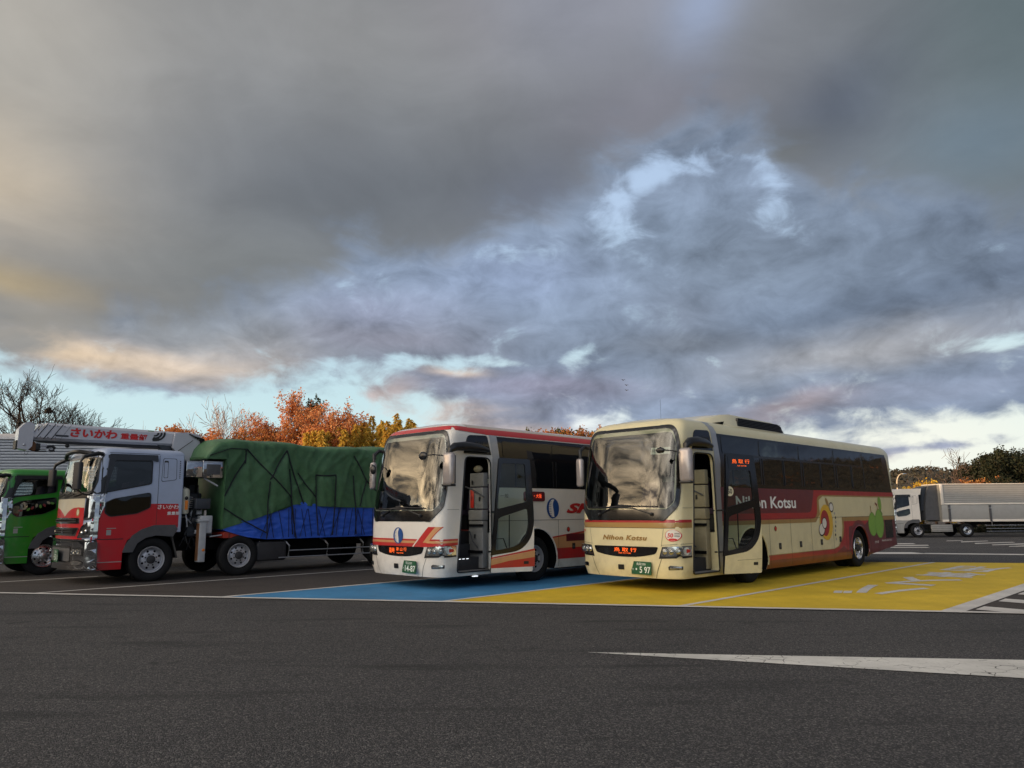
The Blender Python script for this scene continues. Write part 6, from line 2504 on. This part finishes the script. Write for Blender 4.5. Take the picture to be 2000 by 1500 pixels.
# right-hand side
for px, H, sd_, n_ in ((1835, 8.3, 9, 'first bare tree right of the street lamp, above the white cab'), (1872, 8.2, 10, 'bare reddish tree just left of the dark evergreens')):
    tree('bare_tree', n_, px, 78, H, sd_, None, 5, (0, 3, 3, 3, 3, 3), W=5.2 if px < 1850 else 3.6, rmin=.013, r0=.24, bark='bark_brown', first=.24, up=.02, ang=(30, 62))
for i, (px, H, Y, lb) in enumerate(((1912, 8.2, 78, 'leftmost dark evergreen tree behind the trailer'), (1945, 7.6, 76, 'shorter dark evergreen tree in the middle of its clump'),
                                    (1975, 8.3, 79, 'dark evergreen tree with a lighter gap beside it, behind the trailer'), (2012, 7.4, 77, 'dark evergreen tree cut by the right edge of the picture'))):
    tree('evergreen_tree', lb, px, Y, H, 60 + i, 'leaf_dark', 5, (0, 3, 3, 3, 3, 3), 9, .15, .42, r0=.16, bark='bark_dark', first=.34, up=.14, ang=(20, 50), trunks=2, group='dark evergreens behind the trailer', W=3.4)
for i, (px, H, Y, lf, lb) in enumerate(((1757, 3.9, 72, 'leaf_gold', 'golden bush beside the street lamp'), (1786, 4.7, 73, 'leaf_gold', 'taller golden bush above the white cab roof'),
                                        (1814, 4.6, 71, 'leaf_gold', 'golden bush seen between the white cab and its trailer'), (1877, 5.0, 80, 'leaf_gold', 'small golden bush peeping over the trailer roof'),
                                        (1895, 4.9, 72, 'leaf_rust', 'brown thicket left of the dark evergreens'), (1940, 4.8, 71, 'leaf_dark', 'low dark thicket below the evergreens'), (1985, 4.8, 72, 'leaf_rust', 'brown thicket at the right below the evergreens'))):
    tree('bush', lb, px, Y, H, 200 + i, lf, 4, (0, 4, 4, 4, 4), 8, .12, .35, r0=.07, bark='bark_brown', first=.32, up=.10, ang=(25, 60), group='bushes behind the white lorry', cat='bush', trunks=3, W=2.2 if px < 1890 else 3.6)

# ---- street lamp, low hedge, hills
x, y, z = at(1746, 70)
lt = thing('street_lamp', 'curved street lamp catching the low sun behind the coach', 'street lamp', (x, y, z))
plain('lamp_post_paint', (.55, .45, .32), .5)
m = MB()
pts = [(0, 0, 0), (-.05, 0, 2.2), (-.10, 0, 3.9)] + [(-.10 + .62 * (1 - math.cos(R(a))), 0, 4.35 + .92 * math.sin(R(a))) for a in (0, 25, 45, 62, 78, 90)]
m.tube(pts, [.09, .08, .07, .065, .06, .055, .05, .045, .04], 'lamp_post_paint', 8)
m.build('pole', lt)
m = MB()
m.ball((.68, 0, 5.24), (.24, .12, .075), 'lamp_chrome')
m.build('lamp_head', lt)
rh_ = random.Random(12)
m = MB()
vs, fs = [], []
for k in range(9000):
    c = Vector((rh_.uniform(20, 60), 62.5 + rh_.uniform(-.8, .8), -.56 + rh_.random() ** .7 * (.55 + .25 * math.sin(k * .01))))
    a, b_ = rv(rh_) * .14, rv(rh_) * .10
    n = len(vs)
    vs += [c - a, c + b_, c + a, c - b_]
    fs.append((n, n + 1, n + 2, n + 3))
m.add(vs, fs, 'leaf_dark', False)
tag(m.build('hedge'), 'low clipped hedge along the far side of the car park', 'hedge', kind='stuff')
m = MB()
m.box((40, 61.3, -.50), (50, .18, .16), 'trailer_rib')
tag(m.build('kerb'), kind='structure')


def hill_el(az):
    tab = [(-70, 2.5), (-40, 3.0), (-20, 3.2), (-5, 4.2), (0, 4.9), (3, 5.15), (7, 5.1), (12, 4.2), (20, 3.2), (26.5, 3.1), (28.5, 3.2), (30, 2.9), (31.0, 2.65), (32.2, 2.9), (33.5, 2.6), (36, 2.5), (45, 3.5), (60, 5.0), (80, 5.6), (100, 5.5), (125, 4)]
    return lerp_tab(tab, az)


m = MB()
azs = [-70 + .75 * i for i in range(261)]
rads = [170, 200, 230, 255, 280, 300, 318, 340, 400]
ks = [0, .22, .45, .66, .86, 1, .95, .7, 0]
vs = []
for az in azs:
    for r_, k in zip(rads, ks):
        top = 1.59 + 300 * math.tan(R(hill_el(az) - (.62 if az > 22 else 0)))
        h = -1 + (top + 1) * k * (1 + .10 * noise.noise(Vector((az * .35, r_ * .02, 0)))) if k else -1.5
        vs.append((r_ * math.sin(R(az)), r_ * math.cos(R(az)), h))
n = len(rads)
m.add(vs, [(i * n + j, i * n + j + 1, (i + 1) * n + j + 1, (i + 1) * n + j) for i in range(len(azs) - 1) for j in range(n - 1)], 'hill_soil')
tag(m.build('hill'), kind='structure')
m = MB()
vs, fs = [], []
vs2, fs2 = [], []
rh_ = random.Random(5)
for k in range(42000):
    az = rh_.uniform(-10, 110)
    q = rh_.random() ** .6
    j = q * 5
    i = min(4, int(j))
    r_ = rads[i] + (rads[i + 1] - rads[i]) * (j - i)
    kk = ks[i] + (ks[i + 1] - ks[i]) * (j - i)
    top = 1.59 + 300 * math.tan(R(hill_el(az) - (.62 if az > 22 else 0)))
    h = -1 + (top + 1) * kk * (1 + .10 * noise.noise(Vector((az * .35, r_ * .02, 0))))
    c = Vector((r_ * math.sin(R(az)), r_ * math.cos(R(az)), h + rh_.uniform(.0, 1.2)))
    s = rh_.uniform(.28, .7)
    a, b_ = rv(rh_) * s, rv(rh_) * s * .8
    V_, F_ = (vs, fs) if rh_.random() > (.35 if 40 < az else 0) * max(0, noise.noise(Vector((az * .3, r_ * .03, 4)))) * 2.2 else (vs2, fs2)
    n = len(V_)
    V_ += [c - a, c + b_, c + a, c - b_]
    F_.append((n, n + 1, n + 2, n + 3))
m.add(vs, fs, 'wood_hill', False)
m.add(vs2, fs2, 'leaf_rust', False)
tag(m.build('woodland'), 'distant wooded slope covering the low hills', 'woodland', kind='stuff')
# tree tops on the near ridge between the coaches
rh_ = random.Random(31)
for i in range(16):
    px = 1052 + i * 9 + rh_.uniform(-3, 3)
    top = 842 + 5 * math.sin(i * 1.7) + (6 if i in (6, 7, 8) else 0)
    Y = 130 + rh_.uniform(-6, 6)
    H = 9 + rh_.uniform(-1, 1)
    t = tree('ridge_tree', 'small autumn tree on the ridge between the two coaches', px, Y, H, 300 + i, 'leaf_rust' if i % 3 else 'leaf_green', 3, (0, 4, 4, 4), 9, .28, .8, r0=.12, bark='bark_brown', first=.42, up=.2, group='trees on the ridge between the coaches')
    t.location.z = 1.59 + (996 - top) / 1466.2 * Y - H
m = MB()
vs = []
for i in range(25):
    az = -4 + 18 * i / 24
    for r_, h in ((112, -1), (124, 6), (130, 9.0 + 1.2 * math.sin(i * .9)), (140, 4), (150, -1)):
        k = min(1, min(i, 24 - i) / 5)
        vs.append((r_ * math.sin(R(az)), r_ * math.cos(R(az)), -1 + (h + 1) * k * .82))
m.add(vs, [(i * 5 + j, i * 5 + j + 1, (i + 1) * 5 + j + 1, (i + 1) * 5 + j) for i in range(24) for j in range(4)], 'hill_soil')
tag(m.build('ridge'), kind='structure')
# three birds high over the coaches
plain('feather', (.03, .03, .03), .8)
for (px, py, sc), nm in zip(((1213, 744, 1.0), (1219, 754, .9), (1219, 764, .9)), ('topmost', 'middle', 'lowest')):
    Y = 110
    x = (px - 1000) / 1466.2 * Y * 1.035
    zz = 1.59 + math.tan(math.atan((750 - py) / 1466.2) + .1671) * Y
    m = MB()
    w = .42 * sc
    m.ball((0, 0, 0), (.07, .20, .06), 'feather', 8, 6)
    for sg in (-1, 1):
        m.hexa([(0, -.09, -.01), (0, .09, -.01), (sg * w * .5, .11, .11), (sg * w * .5, -.04, .11), (0, -.09, .015), (0, .09, .015), (sg * w * .5, .11, .125), (sg * w * .5, -.04, .125)], 'feather')
        m.hexa([(sg * w * .5, -.04, .11), (sg * w * .5, .11, .11), (sg * w, .12, .04), (sg * w, .06, .04), (sg * w * .5, -.04, .125), (sg * w * .5, .11, .125), (sg * w, .12, .05), (sg * w, .06, .05)], 'feather')
    o = m.build('bird')
    o.location = (x, Y, zz)
    o.rotation_euler = (0, 0, R(20))
    tag(o, nm + ' of the three tiny dark birds in the sky over the coaches', 'bird', 'birds over the coaches')
